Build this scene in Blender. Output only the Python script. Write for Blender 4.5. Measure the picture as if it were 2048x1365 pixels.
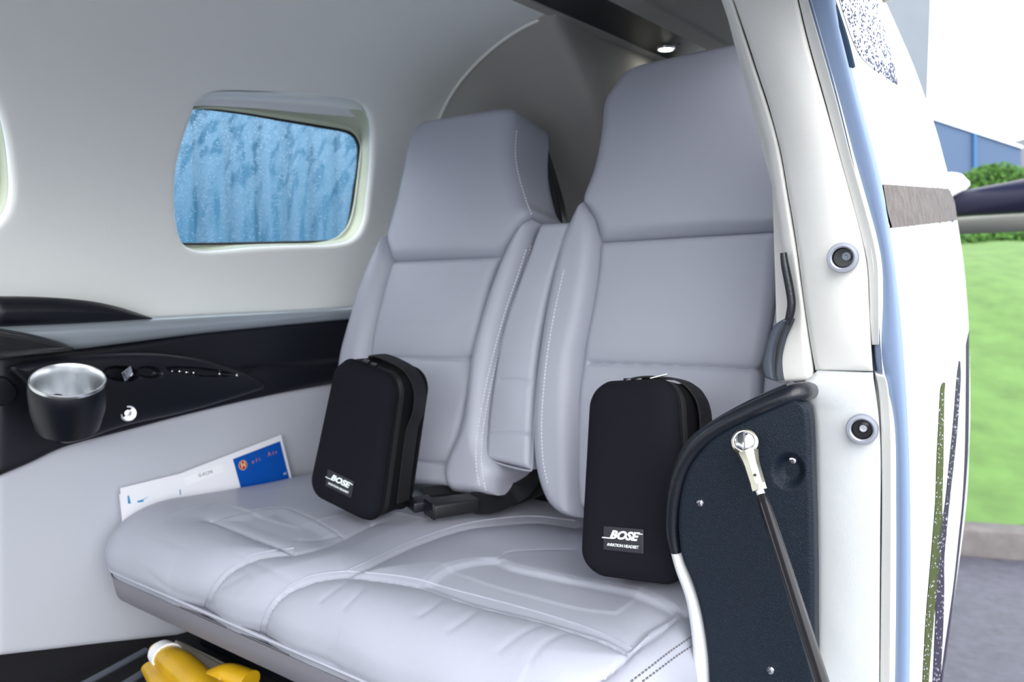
import bpy, bmesh, math, random
import numpy as np
from mathutils import Vector, Matrix, Euler
from mathutils.bvhtree import BVHTree
random.seed(7); rng = np.random.default_rng(7)
PI = math.pi; R = math.radians
for o in list(bpy.data.objects): bpy.data.objects.remove(o)
S = bpy.context.scene; COL = S.collection

# ------------------------------------------------------------------ camera
FPX = 1650.0
CAM = Vector((0, 0, 1.0))
RM = Euler((R(84.4), 0, R(36.6))).to_matrix()
cd = bpy.data.cameras.new('camera'); cam = bpy.data.objects.new('camera', cd); COL.objects.link(cam)
cam.location = CAM; cam.rotation_euler = (R(84.4), 0, R(36.6))
cd.sensor_width = 36; cd.lens = FPX / 2048 * 36; cd.clip_start = .02; cd.clip_end = 300
cd.dof.use_dof = True; cd.dof.focus_distance = .86; cd.dof.aperture_fstop = 7.0
S.camera = cam
# ------------------------------------------------------------------ world and light
w = bpy.data.worlds.new('overcast sky'); S.world = w; w.use_nodes = True
nt = w.node_tree; nt.nodes.clear()
wo = nt.nodes.new('ShaderNodeOutputWorld'); bg = nt.nodes.new('ShaderNodeBackground')
tc = nt.nodes.new('ShaderNodeTexCoord'); sx = nt.nodes.new('ShaderNodeSeparateXYZ')
cr = nt.nodes.new('ShaderNodeValToRGB')
cr.color_ramp.elements[0].position = .45; cr.color_ramp.elements[0].color = (.55, .60, .66, 1)
cr.color_ramp.elements[1].position = .56; cr.color_ramp.elements[1].color = (.93, .96, 1.0, 1)
ma = nt.nodes.new('ShaderNodeMath'); ma.operation = 'MULTIPLY_ADD'; ma.inputs[1].default_value = .5; ma.inputs[2].default_value = .5
nt.links.new(tc.outputs['Generated'], sx.inputs[0]); nt.links.new(sx.outputs[2], ma.inputs[0])
nt.links.new(ma.outputs[0], cr.inputs[0]); nt.links.new(cr.outputs[0], bg.inputs[0])
bg.inputs[1].default_value = 1.25; nt.links.new(bg.outputs[0], wo.inputs[0])
sd = bpy.data.lights.new('sun', 'SUN'); sun = bpy.data.objects.new('sun', sd); COL.objects.link(sun)
sd.energy = 1.45; sd.angle = R(60); sd.color = (1, .98, .95)
sun.rotation_euler = Vector((-.55, .75, -.62)).to_track_quat('-Z', 'Y').to_euler()
S.view_settings.view_transform = 'Standard'; S.view_settings.look = 'None'
S.view_settings.exposure = 1.52; S.view_settings.gamma = 1; S.view_settings.use_curve_mapping = False

# ------------------------------------------------------------------ geometry helpers
def ray(px, py): return RM @ Vector(((px - 1024) / FPX, -(py - 682.5) / FPX, -1))
def onX(px, py, X): d = ray(px, py); return CAM + d * (X / d.x)
def onY(px, py, Y): d = ray(px, py); return CAM + d * (Y / d.y)
def onZ(px, py, Z): d = ray(px, py); return CAM + d * ((Z - 1.0) / d.z)
def onP(px, py, P, N): d = ray(px, py); return CAM + d * ((P - CAM).dot(N) / d.dot(N))
def at(px, py, t): return CAM + ray(px, py) * t

def smooth_line(P, n, closed=False):
    """Catmull-Rom through P, resampled evenly to n points"""
    P = [Vector(p) for p in P]; m = len(P); out = []
    segs = m if closed else m - 1
    for i in range(segs):
        if closed: a, b, c, d = P[i-1], P[i], P[(i+1) % m], P[(i+2) % m]
        else: a, b, c, d = P[max(i-1, 0)], P[i], P[i+1], P[min(i+2, m-1)]
        for k in range(12):
            t = k / 12
            out.append(.5*((2*b) + (c-a)*t + (2*a-5*b+4*c-d)*t*t + (3*b-a-3*c+d)*t**3))
    if not closed: out.append(P[-1])
    else: out.append(out[0].copy())
    L = [0]
    for i in range(1, len(out)): L.append(L[-1] + (out[i]-out[i-1]).length)
    A = np.array([tuple(v) for v in out]); L = np.array(L)
    q = np.linspace(0, L[-1], n + (1 if closed else 0))
    if closed: q = q[:-1]
    return np.stack([np.interp(q, L, A[:, k]) for k in range(A.shape[1])], 1)

def thing(name, label, cat, loc=(0, 0, 0), group=None, kind=None):
    o = bpy.data.objects.new(name, None); COL.objects.link(o); o.location = loc; o.empty_display_size = .03
    tag(o, label, cat, group, kind); return o
def tag(o, label=None, cat=None, group=None, kind=None):
    if label: o['label'] = label
    if cat: o['category'] = cat
    if group: o['group'] = group
    if kind: o['kind'] = kind
    return o
def wloc(p):
    v = Vector((0, 0, 0))
    while p is not None: v += p.location; p = p.parent
    return v
def mk(name, V, F, mat, parent=None, sharp=40, own=True):
    V = np.asarray(V, float).reshape(-1, 3)
    if parent is not None: org = np.array(wloc(parent)); loc = (0, 0, 0)
    elif own:
        org = np.array([(V[:, 0].min()+V[:, 0].max())/2, (V[:, 1].min()+V[:, 1].max())/2, V[:, 2].min()]); loc = tuple(org)
    else: org = np.zeros(3); loc = (0, 0, 0)
    me = bpy.data.meshes.new(name); me.from_pydata([tuple(v) for v in (V-org)], [], F)
    bm = bmesh.new(); bm.from_mesh(me); bmesh.ops.recalc_face_normals(bm, faces=bm.faces); bm.to_mesh(me); bm.free()
    me.polygons.foreach_set('use_smooth', [True]*len(me.polygons))
    if sharp: me.set_sharp_from_angle(angle=R(sharp))
    me.materials.append(mat); me.update()
    o = bpy.data.objects.new(name, me); COL.objects.link(o); o.location = loc
    if parent is not None: o.parent = parent
    return o
class MB:
    def __init__(s): s.V = []; s.F = []
    def add(s, V, F):
        n = len(s.V); s.V += [tuple(v) for v in V]; s.F += [tuple(i+n for i in f) for f in F]; return s
    def build(s, name, mat, parent=None, sharp=40): return mk(name, s.V, s.F, mat, parent, sharp)
def grid_faces(r, c, wrapc=False, wrapr=False):
    F = []
    for i in range(r if wrapr else r-1):
        for j in range(c if wrapc else c-1):
            a = i*c+j; b = i*c+(j+1) % c; i2 = (i+1) % r
            F.append((a, b, i2*c+(j+1) % c, i2*c+j))
    return F
def loft(loops, cap0=True, cap1=True):
    n = len(loops[0]); V = [tuple(p) for l in loops for p in l]; F = grid_faces(len(loops), n, True)
    if cap0: F.append(tuple(range(n)))
    if cap1: F.append(tuple(range(len(V)-n, len(V))))
    return V, F
def tube(P, r, n=10, samples=None, flat=1.0, closed=False, up=None):
    P = [Vector(p) for p in P]
    if samples: P = [Vector(p) for p in smooth_line(P, samples, closed)]
    m = len(P); rr = r if hasattr(r, '__len__') else [r]*m
    if len(rr) != m: rr = np.interp(np.linspace(0, 1, m), np.linspace(0, 1, len(rr)), rr)
    u = Vector(up) if up else Vector((0, 0, 1)); loops = []
    prev = None
    for i in range(m):
        t = (P[(i+1) % m]-P[i-1]) if closed else (P[min(i+1, m-1)]-P[max(i-1, 0)])
        t.normalize()
        if prev is None or up:
            a = u.cross(t)
            if a.length < .1: a = Vector((1, 0, 0)).cross(t)
        else: a = prev - t*prev.dot(t)
        a.normalize(); prev = a; b = t.cross(a)
        loops.append([P[i] + a*math.cos(2*PI*k/n)*rr[i] + b*math.sin(2*PI*k/n)*rr[i]*flat for k in range(n)])
    if closed:
        V = [tuple(p) for l in loops for p in l]; return V, grid_faces(m, n, True, True)
    return loft(loops)
def lathe(prof, C, axis, n=48, xa=None, sc=(1, 1)):
    """prof [(radius, height)] revolved about axis through C"""
    ax = Vector(axis).normalized(); a = Vector(xa) if xa else ax.orthogonal(); a = (a-ax*a.dot(ax)).normalized(); b = ax.cross(a)
    C = Vector(C); loops = []
    for r, h in prof:
        r = max(r, 1e-5)
        loops.append([C + ax*h + a*math.cos(2*PI*k/n)*r*sc[0] + b*math.sin(2*PI*k/n)*r*sc[1] for k in range(n)])
    return loft(loops, False, False)
def box(c, s, M=None, bev=.0, seg=3):
    bm = bmesh.new(); bmesh.ops.create_cube(bm, size=1)
    for v in bm.verts: v.co = Vector((v.co.x*s[0], v.co.y*s[1], v.co.z*s[2]))
    if bev: bmesh.ops.bevel(bm, geom=bm.edges[:], offset=bev, segments=seg, profile=.5, affect='EDGES')
    bm.verts.ensure_lookup_table()
    M = M if M else Matrix.Identity(3)
    V = [tuple(Vector(c) + M @ v.co) for v in bm.verts]; F = [tuple(v.index for v in f.verts) for f in bm.faces]; bm.free()
    return V, F
def edgef(d, r): 
    q = np.clip(d/r, 0, 1); return np.sqrt(np.clip(1-(1-q)**2, 0, 1))
def pillow(L, Rr, N, r=.02, T=None, crown=0, back=.05, rows=120, cols=60, rv=None, off=0, cap=True, backtaper=0.):
    """padded body between edge polylines L and R (world pts top->bottom); N faces the viewer"""
    N = np.array(Vector(N).normalized()); T = r if T is None else T; rv = r if rv is None else rv
    A = smooth_line(L, rows); B = smooth_line(Rr, rows)
    u = (1-np.cos(np.linspace(0, PI, cols)))/2*.5 + np.linspace(0, 1, cols)*.5
    v = np.linspace(0, 1, rows)
    # cluster rows near the ends too
    vv = (1-np.cos(v*PI))/2*.35 + v*.65
    A = np.stack([np.interp(vv, v, A[:, k]) for k in range(3)], 1); B = np.stack([np.interp(vv, v, B[:, k]) for k in range(3)], 1)
    W = np.linalg.norm(B-A, axis=1)[:, None]; M = (A+B)/2; H = np.linalg.norm(np.diff(M, axis=0), axis=1).sum()
    P = A[:, None]*(1-u)[None, :, None] + B[:, None]*u[None, :, None]
    du = W*np.minimum(u, 1-u)[None]; dv = (H*np.minimum(vv, 1-vv))[:, None]
    h = T*edgef(du, r)*edgef(dv, rv) + crown*(1-(2*u-1)**2)[None]*(1-(2*vv-1)**4)[:, None]
    P = P + N*(h+off)[..., None]
    V = P.reshape(-1, 3); F = grid_faces(rows, cols)
    # perimeter ring -> back
    per = [j for j in range(cols)] + [i*cols+cols-1 for i in range(1, rows)] + [(rows-1)*cols+j for j in range(cols-2, -1, -1)] + [i*cols for i in range(rows-2, 0, -1)]
    n0 = len(V); cen = V.mean(0); rings = []
    for k in (.15, .5, .85, 1.0):
        q = V[per] - N*back*k
        rings.append(q + (cen-V[per])*backtaper*k)
    cur = per; V = np.concatenate([V]+rings)
    for k in range(len(rings)):
        nx = list(range(n0+k*len(per), n0+(k+1)*len(per)))
        for i in range(len(per)): j = (i+1) % len(per); F.append((cur[i], cur[j], nx[j], nx[i]))
        cur = nx
    if cap:
        c = len(V); V = np.concatenate([V, [V[cur].mean(0)]])
        for i in range(len(cur)): F.append((cur[i], cur[(i+1) % len(cur)], c))
    return V, F
def vnormals(V, F):
    me = bpy.data.meshes.new('t'); me.from_pydata([tuple(v) for v in V], [], F)
    bm = bmesh.new(); bm.from_mesh(me); bmesh.ops.recalc_face_normals(bm, faces=bm.faces); bm.normal_update()
    bm.verts.ensure_lookup_table(); N = np.array([tuple(v.normal) for v in bm.verts]); bm.free(); bpy.data.meshes.remove(me); return N
def project(V, F, pix, n=60, lift=0):
    """the traced line as it lies on the surface"""
    t = BVHTree.FromPolygons([tuple(v) for v in V], F); out = []
    P = smooth_line([(x, y, 0) for x, y in pix], n)
    for p in P:
        d = ray(p[0], p[1]).normalized(); h = t.ray_cast(CAM, d)
        if h[0]: out.append(h[0] - d*lift)
    return out
def dist_lines(V, lines):
    D = np.full(len(V), 9.)
    for L in lines:
        if len(L) < 2: print('EMPTY LINE'); continue
        L = np.array([tuple(p) for p in L])
        lo = L.min(0)-.06; hi = L.max(0)+.06
        idx = np.where(((V > lo) & (V < hi)).all(1))[0]; q = V[idx]
        if not len(q): continue
        d = np.full(len(q), 9.)
        for i in range(len(L)-1):
            a = L[i]; ab = L[i+1]-a; l2 = ab@ab+1e-12
            t = np.clip(((q-a)@ab)/l2, 0, 1); d = np.minimum(d, np.linalg.norm(q-a-t[:, None]*ab, axis=1))
        D[idx] = np.minimum(D[idx], d)
    return D
def groove(V, F, lines, deep=.004, w=.0025, puff=.006, pw=.02):
    V = np.array(V, float); N = vnormals(V, F); D = dist_lines(V, lines)
    h = -deep*np.exp(-(D/w)**2) - puff*np.exp(-D/pw)
    return V + N*h[:, None]
def stitches(V, F, pix, name, mat, parent, n=40, ln=.0035, gap=.0058, rad=.0010, lift=.0009):
    P = project(V, F, pix, 80)
    if len(P) < 3: return
    P = [Vector(p) for p in P]; T = sum((P[i+1]-P[i]).length for i in range(len(P)-1)); m = max(3, int(T/gap))
    Q = smooth_line(P, m*4+1); Nn = vnormals(V, F); kd = BVHTree.FromPolygons([tuple(v) for v in V], F); mb = MB()
    for k in range(m):
        a = Vector(Q[4*k]); b = Vector(Q[4*k+2]); mid = (a+b)/2
        nn = (CAM-mid).normalized()
        mb.add(*tube([a+nn*0, mid+nn*lift*1.6, b+nn*0], rad, 5))
    return mb.build(name, mat, parent)
def slab(out2, thick, N, mat, name, parent=None, bev=.003, crown=0, n=160, sharp=40, dents=()):
    """closed traced outline (world points, roughly planar), rounded rim, real thickness behind"""
    P = smooth_line(out2, n, True); N = np.array(Vector(N).normalized())
    V, F = rim_body(P, thick, N, bev, crown)
    return mk(name, V, F, mat, parent, sharp)
def rim_body(P, thick, N, bev, crown=0):
    n = len(P); t = np.roll(P, -1, 0)-np.roll(P, 1, 0); t /= np.linalg.norm(t, axis=1)[:, None]+1e-9
    inn = np.cross(N, t); c = P.mean(0)
    A = 0
    for i in range(n): A += np.dot(np.cross(P[i]-c, P[(i+1) % n]-c), N)
    if A < 0: inn = -inn
    loops = [P - N*thick, P - N*bev]
    for k in range(1, 6):
        a = k/5*PI/2; loops.append(P + inn*bev*(1-math.cos(a)) - N*bev*(1-math.sin(a)))
    V = np.concatenate(loops); F = grid_faces(len(loops), n, True)
    F.append(tuple(range(n)))
    F.append(tuple(range(len(V)-n, len(V))))
    return V, F
def pts(pix, f): return [f(x, y) for x, y in pix]

# ------------------------------------------------------------------ materials
MATS = {}
def mat(name, col, rough=.5, metal=0, bump=0, scale=100, kind='noise', coat=0, spec=.5, var=0, vscale=3, sheen=0, emis=None, trans=0, ior=1.45, detail=4):
    if name in MATS: return MATS[name]
    m = bpy.data.materials.new(name); m.use_nodes = True; nt = m.node_tree; b = nt.nodes['Principled BSDF']
    b.inputs['Base Color'].default_value = (*col, 1); b.inputs['Roughness'].default_value = rough; b.inputs['Metallic'].default_value = metal
    b.inputs['Coat Weight'].default_value = coat; b.inputs['Specular IOR Level'].default_value = spec; b.inputs['IOR'].default_value = ior
    b.inputs['Sheen Weight'].default_value = sheen; b.inputs['Transmission Weight'].default_value = trans
    if emis: b.inputs['Emission Color'].default_value = (*col, 1); b.inputs['Emission Strength'].default_value = emis
    tc = nt.nodes.new('ShaderNodeTexCoord')
    if bump:
        if kind == 'voronoi':
            t = nt.nodes.new('ShaderNodeTexVoronoi'); t.feature = 'DISTANCE_TO_EDGE'; out = t.outputs['Distance']
        elif kind == 'wave':
            t = nt.nodes.new('ShaderNodeTexWave'); out = t.outputs['Fac']
        else:
            t = nt.nodes.new('ShaderNodeTexNoise'); t.inputs['Detail'].default_value = detail; out = t.outputs['Fac']
        t.inputs['Scale'].default_value = scale; nt.links.new(tc.outputs['Object'], t.inputs['Vector'])
        bp = nt.nodes.new('ShaderNodeBump'); bp.inputs['Strength'].default_value = bump; bp.inputs['Distance'].default_value = .001
        nt.links.new(out, bp.inputs['Height']); nt.links.new(bp.outputs[0], b.inputs['Normal'])
    if var:
        t2 = nt.nodes.new('ShaderNodeTexNoise'); t2.inputs['Scale'].default_value = vscale; t2.inputs['Detail'].default_value = 5
        nt.links.new(tc.outputs['Object'], t2.inputs['Vector'])
        mx = nt.nodes.new('ShaderNodeMix'); mx.data_type = 'RGBA'
        mx.inputs[6].default_value = (*[c*(1-var) for c in col], 1); mx.inputs[7].default_value = (*[min(1, c*(1+var)) for c in col], 1)
        nt.links.new(t2.outputs['Fac'], mx.inputs[0]); nt.links.new(mx.outputs[2], b.inputs['Base Color'])
    MATS[name] = m; return m
LEA = mat('grey leather', (.37, .385, .455), .34, bump=.25, scale=900, kind='voronoi', spec=.45)
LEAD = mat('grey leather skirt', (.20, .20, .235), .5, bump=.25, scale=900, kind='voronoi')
THR = mat('pale thread', (.80, .82, .86), .6)
THRD = mat('dark thread', (.12, .12, .14), .6)
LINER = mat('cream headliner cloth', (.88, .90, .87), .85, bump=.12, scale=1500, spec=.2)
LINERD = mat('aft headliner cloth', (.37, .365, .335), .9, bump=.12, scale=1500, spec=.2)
PANEL = mat('grey side panel vinyl', (.50, .52, .58), .6, bump=.15, scale=900)
CREAM = mat('cream window reveal', (.56, .61, .48), .35)
GLOSSREV = mat('window shade cassette', (.80, .84, .87), .18, coat=.3)
BLKRUB = mat('black rubber', (.007, .008, .010), .5)
BLKPL = mat('black grained plastic', (.0055, .007, .012), .38, bump=.25, scale=700, spec=.45)
BLKGL = mat('black gloss', (.012, .012, .014), .12)
FABR = mat('black woven fabric', (.0055, .0062, .0105), .85, bump=.6, scale=1400, spec=.2)
FABS = mat('black side fabric', (.004, .004, .006), .8, bump=.5, scale=900, spec=.2)
WEB = mat('black webbing', (.007, .007, .010), .6, bump=.6, scale=600, kind='wave')
DLEA = mat('black leather', (.005, .010, .018), .5, bump=.8, scale=520, kind='voronoi', spec=.25)
DLEAR = mat('black leather roll', (.006, .008, .013), .32, bump=.35, scale=260, spec=.5)
WLEA = mat('white leather', (.80, .80, .77), .5, bump=.3, scale=800, kind='voronoi')
GLEA = mat('pale grey leather', (.60, .63, .65), .5, bump=.35, scale=700, kind='voronoi', var=.06, vscale=14)
WPAINT = mat('white gloss paint', (.90, .91, .92), .45, spec=.25)
WPLA = mat('white plastic trim', (.78, .78, .75), .35)
SEAL = mat('blue grey rubber seal', (.19, .26, .40), .32, spec=.4)
ALU = mat('brushed aluminium', (.86, .88, .90), .30, metal=1, bump=.1, scale=400)
RAILM = mat('satin grey rail', (.40, .45, .49), .28, metal=.4, bump=.05, scale=60)
CHR = mat('chrome', (.85, .86, .88), .12, metal=1)
NICK = mat('nickel plated steel', (.78, .75, .62), .25, metal=1)
GREYM = mat('grey painted metal', (.09, .10, .13), .35, coat=.2)
RINGM = mat('grey ring', (.26, .28, .33), .4, metal=.3)
PAPER = mat('white paper', (.84, .85, .90), .6)
CARDB = mat('blue card', (.0, .08, .42), .35)
REDP = mat('red print', (.50, .01, .01), .4); ORNP = mat('orange print', (.72, .22, .12), .5)
GOLDP = mat('gold print', (.75, .62, .35), .4); CYANP = mat('cyan print', (.05, .28, .55), .5); GREYP = mat('grey print', (.20, .21, .25), .5)
WHP = mat('white print', (.80, .86, .86), .45); PATCH = mat('label rubber', (.02, .02, .028), .5)
YEL = mat('yellow vinyl', (.56, .33, .008), .35, bump=.8, scale=60, coat=.3, var=.2, vscale=20)
BEIGE = mat('beige cloth', (.40, .37, .33), .8)
CARPET = mat('black floor carpet', (.006, .006, .009), .95, bump=1, scale=300)
GRASS = mat('grass', (.085, .165, .042), .9, bump=0, var=.45, vscale=5)
HEDGE = mat('hedge leaves', (.05, .13, .02), .9, var=.6, vscale=12)
ASPH = mat('asphalt', (.065, .065, .088), .6, bump=1, scale=90, var=.5, vscale=22)
KERB = mat('kerb stone', (.12, .11, .11), .9, bump=1, scale=60, var=.4, vscale=16)
BLUEW = mat('blue corrugated steel', (.010, .088, .17), .5)
BLUEF = mat('far blue cladding', (.042, .080, .150), .6)
STRIPEB = mat('dark blue trim', (.02, .10, .24), .6)
ROOFP = mat('pale roof edge', (.7, .75, .8), .6)
POST = mat('pale grey cladding', (.13, .15, .18), .6, var=.08, vscale=4)
GLSKIN = mat('painted sky sheen film', (.55, .58, .66), .3, spec=.4)  # pale colour stands in for white sky mirrored by dark window glass
BROWNF = mat('bronze gloss film', (.13, .115, .11), .7, spec=.06, bump=1, scale=300, var=.6, vscale=60)
PURPF = mat('dark purple gloss film', (.035, .03, .055), .6, spec=.08)
OLIVF = mat('olive gloss film', (.06, .075, .025), .6, spec=.08)
WATER = mat('rain drops', (.9, .95, 1), .02, trans=1, ior=1.33)
DROPD = mat('rain drops on dark film', (.03, .04, .09), .05, ior=1.33)
LAMP = mat('lit lamp lens', (1, .97, .88), .3, emis=9)
CARBON = mat('carbon weave', (.02, .02, .022), .2, bump=.5, scale=180, kind='wave', coat=1)
# glass with faint mist
GLASS = mat('window acrylic', (.96, .98, 1), .0, trans=1, ior=1.02, spec=.2)
def misty(m):
    nt = m.node_tree; b = nt.nodes['Principled BSDF']; out = nt.nodes['Material Output']
    tc = nt.nodes.new('ShaderNodeTexCoord'); mp = nt.nodes.new('ShaderNodeMapping'); mp.inputs['Scale'].default_value = (1, 1, .07)
    n1 = nt.nodes.new('ShaderNodeTexNoise'); n1.inputs['Scale'].default_value = 42; n1.inputs['Detail'].default_value = 3
    n2 = nt.nodes.new('ShaderNodeTexVoronoi'); n2.inputs['Scale'].default_value = 260
    r1 = nt.nodes.new('ShaderNodeValToRGB'); r1.color_ramp.elements[0].position = .41; r1.color_ramp.elements[0].color = (.06, .06, .06, 1); r1.color_ramp.elements[1].position = .50; r1.color_ramp.elements[1].color = (.72, .72, .72, 1)
    r2 = nt.nodes.new('ShaderNodeValToRGB'); r2.color_ramp.elements[0].position = .0; r2.color_ramp.elements[0].color = (1, 1, 1, 1); r2.color_ramp.elements[1].position = .42; r2.color_ramp.elements[1].color = (.38, .38, .38, 1)
    mu = nt.nodes.new('ShaderNodeMath'); mu.operation = 'MULTIPLY'; mx = nt.nodes.new('ShaderNodeMixShader'); tr = nt.nodes.new('ShaderNodeBsdfTranslucent'); tr.inputs[0].default_value = (.30, .46, .60, 1)
    tp = nt.nodes.new('ShaderNodeBsdfTransparent')
    nt.links.new(tc.outputs['Object'], mp.inputs[0]); nt.links.new(mp.outputs[0], n1.inputs['Vector']); nt.links.new(tc.outputs['Object'], n2.inputs['Vector'])
    nt.links.new(n1.outputs['Fac'], r1.inputs[0]); nt.links.new(n2.outputs['Distance'], r2.inputs[0])
    nt.links.new(r1.outputs[0], mu.inputs[0]); nt.links.new(r2.outputs[0], mu.inputs[1]); nt.links.new(mu.outputs[0], mx.inputs[0])
    nt.links.new(tp.outputs[0], mx.inputs[1]); nt.links.new(tr.outputs[0], mx.inputs[2]); nt.links.new(mx.outputs[0], out.inputs[0])
misty(GLASS)

# ------------------------------------------------------------------ cabin shell
XC, XW, ZT, ZB = -.74, -1.37, 1.42, 1.00
prof = [(XW, .28)] + [(XW, .28+.72*k/12) for k in range(1, 12)]
for k in range(0, 49):
    a = k/48*PI/2; prof.append((XC-(XC-XW)*math.cos(a)**(2/2.25), ZB+(ZT-ZB)*math.sin(a)**(2/2.25)))
PR = np.array(prof); PL_ = np.concatenate([[0], np.cumsum(np.linalg.norm(np.diff(PR, axis=0), axis=1))])
def Wp(y, s, off=0):
    x = np.interp(s, PL_, PR[:, 0]); z = np.interp(s, PL_, PR[:, 1])
    if off:
        x2 = np.interp(s+.004, PL_, PR[:, 0]); z2 = np.interp(s+.004, PL_, PR[:, 1]); x1 = np.interp(s-.004, PL_, PR[:, 0]); z1 = np.interp(s-.004, PL_, PR[:, 1])
        tx, tz = x2-x1, z2-z1; l = math.hypot(tx, tz)+1e-9; x += -tz/l*off; z += tx/l*off     # outward
    return (x, y, z)
def hitW(px, py, off=0):
    """pixel -> (y, s) on the liner (offset outward)"""
    d = ray(px, py); best = None
    Q = np.array([Wp(0, s, off) for s in PL_]); X, Z = Q[:, 0], Q[:, 2]
    # crossing of ray (x=d.x t, z=1+d.z t) with polyline
    c = X*d.z - (Z-1)*d.x
    for i in range(len(c)-1):
        if c[i]*c[i+1] <= 0:
            f = c[i]/(c[i]-c[i+1]+1e-12); x = X[i]+(X[i+1]-X[i])*f; t = x/d.x
            if t > 0: return (d.y*t, PL_[i]+(PL_[i+1]-PL_[i])*f)
    return (0, PL_[-1])
SM = PL_[-1]
def patch_window(outer_px, box_ys, n=160):
    pass
# window opening traced on the liner
win_px = [(372, 240), (386, 205), (412, 185), (450, 178), (560, 181), (690, 192), (728, 204), (748, 228), (755, 270), (752, 340), (744, 410), (735, 455), (715, 484), (680, 496), (620, 501), (500, 507), (420, 512), (382, 508), (358, 492), (345, 450), (340, 390), (345, 330), (356, 285)]
def loop_ys(pix, off=0, n=160):
    P = [(*hitW(x, y, off), 0) for x, y in pix]; return smooth_line(P, n, True)[:, :2]
W1 = loop_ys(win_px)
cy, cs = W1.mean(0)
Y0, Y1, S0, S1 = W1[:, 0].min()-.10, W1[:, 0].max()+.06, .64, W1[:, 1].max()+.05
# second (forward) window: same shape, moved forward; only its aft lip is in view
W2 = W1.copy(); W2[:, 0] = (W1[:, 0]-W1[:, 0].max()) + hitW(27, 330)[0] + .012
def rect_pts(loop, y0, y1, s0, s1):
    c = loop.mean(0); out = []
    for p in loop:
        d = p-c; tx = ((y1 if d[0] > 0 else y0)-c[0])/(d[0]+1e-12); ts = ((s1 if d[1] > 0 else s0)-c[1])/(d[1]+1e-12)
        t = min(tx, ts); out.append(c+d*t)
    return np.array(out)
def window_patch(mb, Wl, y0, y1, s0, s1):
    n = len(Wl); Rc = rect_pts(Wl, y0, y1, s0, s1); loops = []; K = 10; c = Wl.mean(0)
    for k in range(K+1):
        f = k/K; q = Rc*(1-f)+Wl*f; loops.append([Wp(y, s) for y, s in q])
    # rounded lip turning outward
    for k in range(1, 6):
        a = k/5*PI/2; q = Wl + (c-Wl)/np.linalg.norm(c-Wl, axis=1)[:, None]*.012*math.sin(a)
        loops.append([Wp(y, s, .012*(1-math.cos(a))) for y, s in q])
    q = Wl + (c-Wl)/np.linalg.norm(c-Wl, axis=1)[:, None]*.0135
    V = [p for l in loops for p in l]; mb.add(V, grid_faces(len(loops), n, True))
    # corners of the rectangle
    for (a, b) in ((y0, s0), (y1, s0), (y0, s1), (y1, s1)):
        d = np.abs(Rc-np.array([a, b])).sum(1); i = int(np.argmin(d))
        for j in ((i+1) % n, (i-1) % n):
            mb.add([Wp(*Rc[i]), Wp(*Rc[j]), Wp(a, b)], [(0, 1, 2)])
def wall_grid(mb, y0, y1, s0, s1, ny=24, ns=24):
    V = [Wp(y, s) for s in np.linspace(s0, s1, ns) for y in np.linspace(y0, y1, ny)]; mb.add(V, grid_faces(ns, ny))
# the aft edge of the liner is the curved piping line
arch_px = [(858, 330), (866, 285), (876, 245), (897, 200), (925, 158), (965, 115), (1010, 78), (1060, 48), (1112, 27)]
arch = [hitW(x, y) for x, y in arch_px]
ARC = sorted([(s, y) for y, s in arch])
def yend(s): 
    return float(np.interp(s, [a[0] for a in ARC], [a[1] for a in ARC], left=1.40, right=ARC[-1][1]))
wb = MB()
window_patch(wb, W1, Y0, Y1, S0, S1)
ya2, yb2 = W2[:, 0].min()-.05, Y0
window_patch(wb, W2, ya2, yb2, S0, S1)
wall_grid(wb, -.9, ya2, S0, S1, 6, 30)
# below windows
wall_grid(wb, -.9, Y1, 0, S0, 20, 20)
# above windows and aft, to the arch
def aft_grid(s0, s1, ys, ns=40, ny=26):
    V = []
    for s in np.linspace(s0, s1, ns):
        for f in np.linspace(0, 1, ny): V.append(Wp(ys + (yend(s)-ys)*f, s))
    wb.add(V, grid_faces(ns, ny))
aft_grid(S1, SM, Y1 if Y1 < ARC[-1][1] else ARC[-1][1]-.02)
wall_grid(wb, -.9, Y1 if Y1 < ARC[-1][1] else ARC[-1][1]-.02, S1, SM, 30, 36)
aft_grid(0, S1, Y1)
wl = wb.build('wall_left', LINER, None, 60); tag(wl, 'cream cloth covered cabin side wall curving into the headliner', kind='structure')

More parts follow.
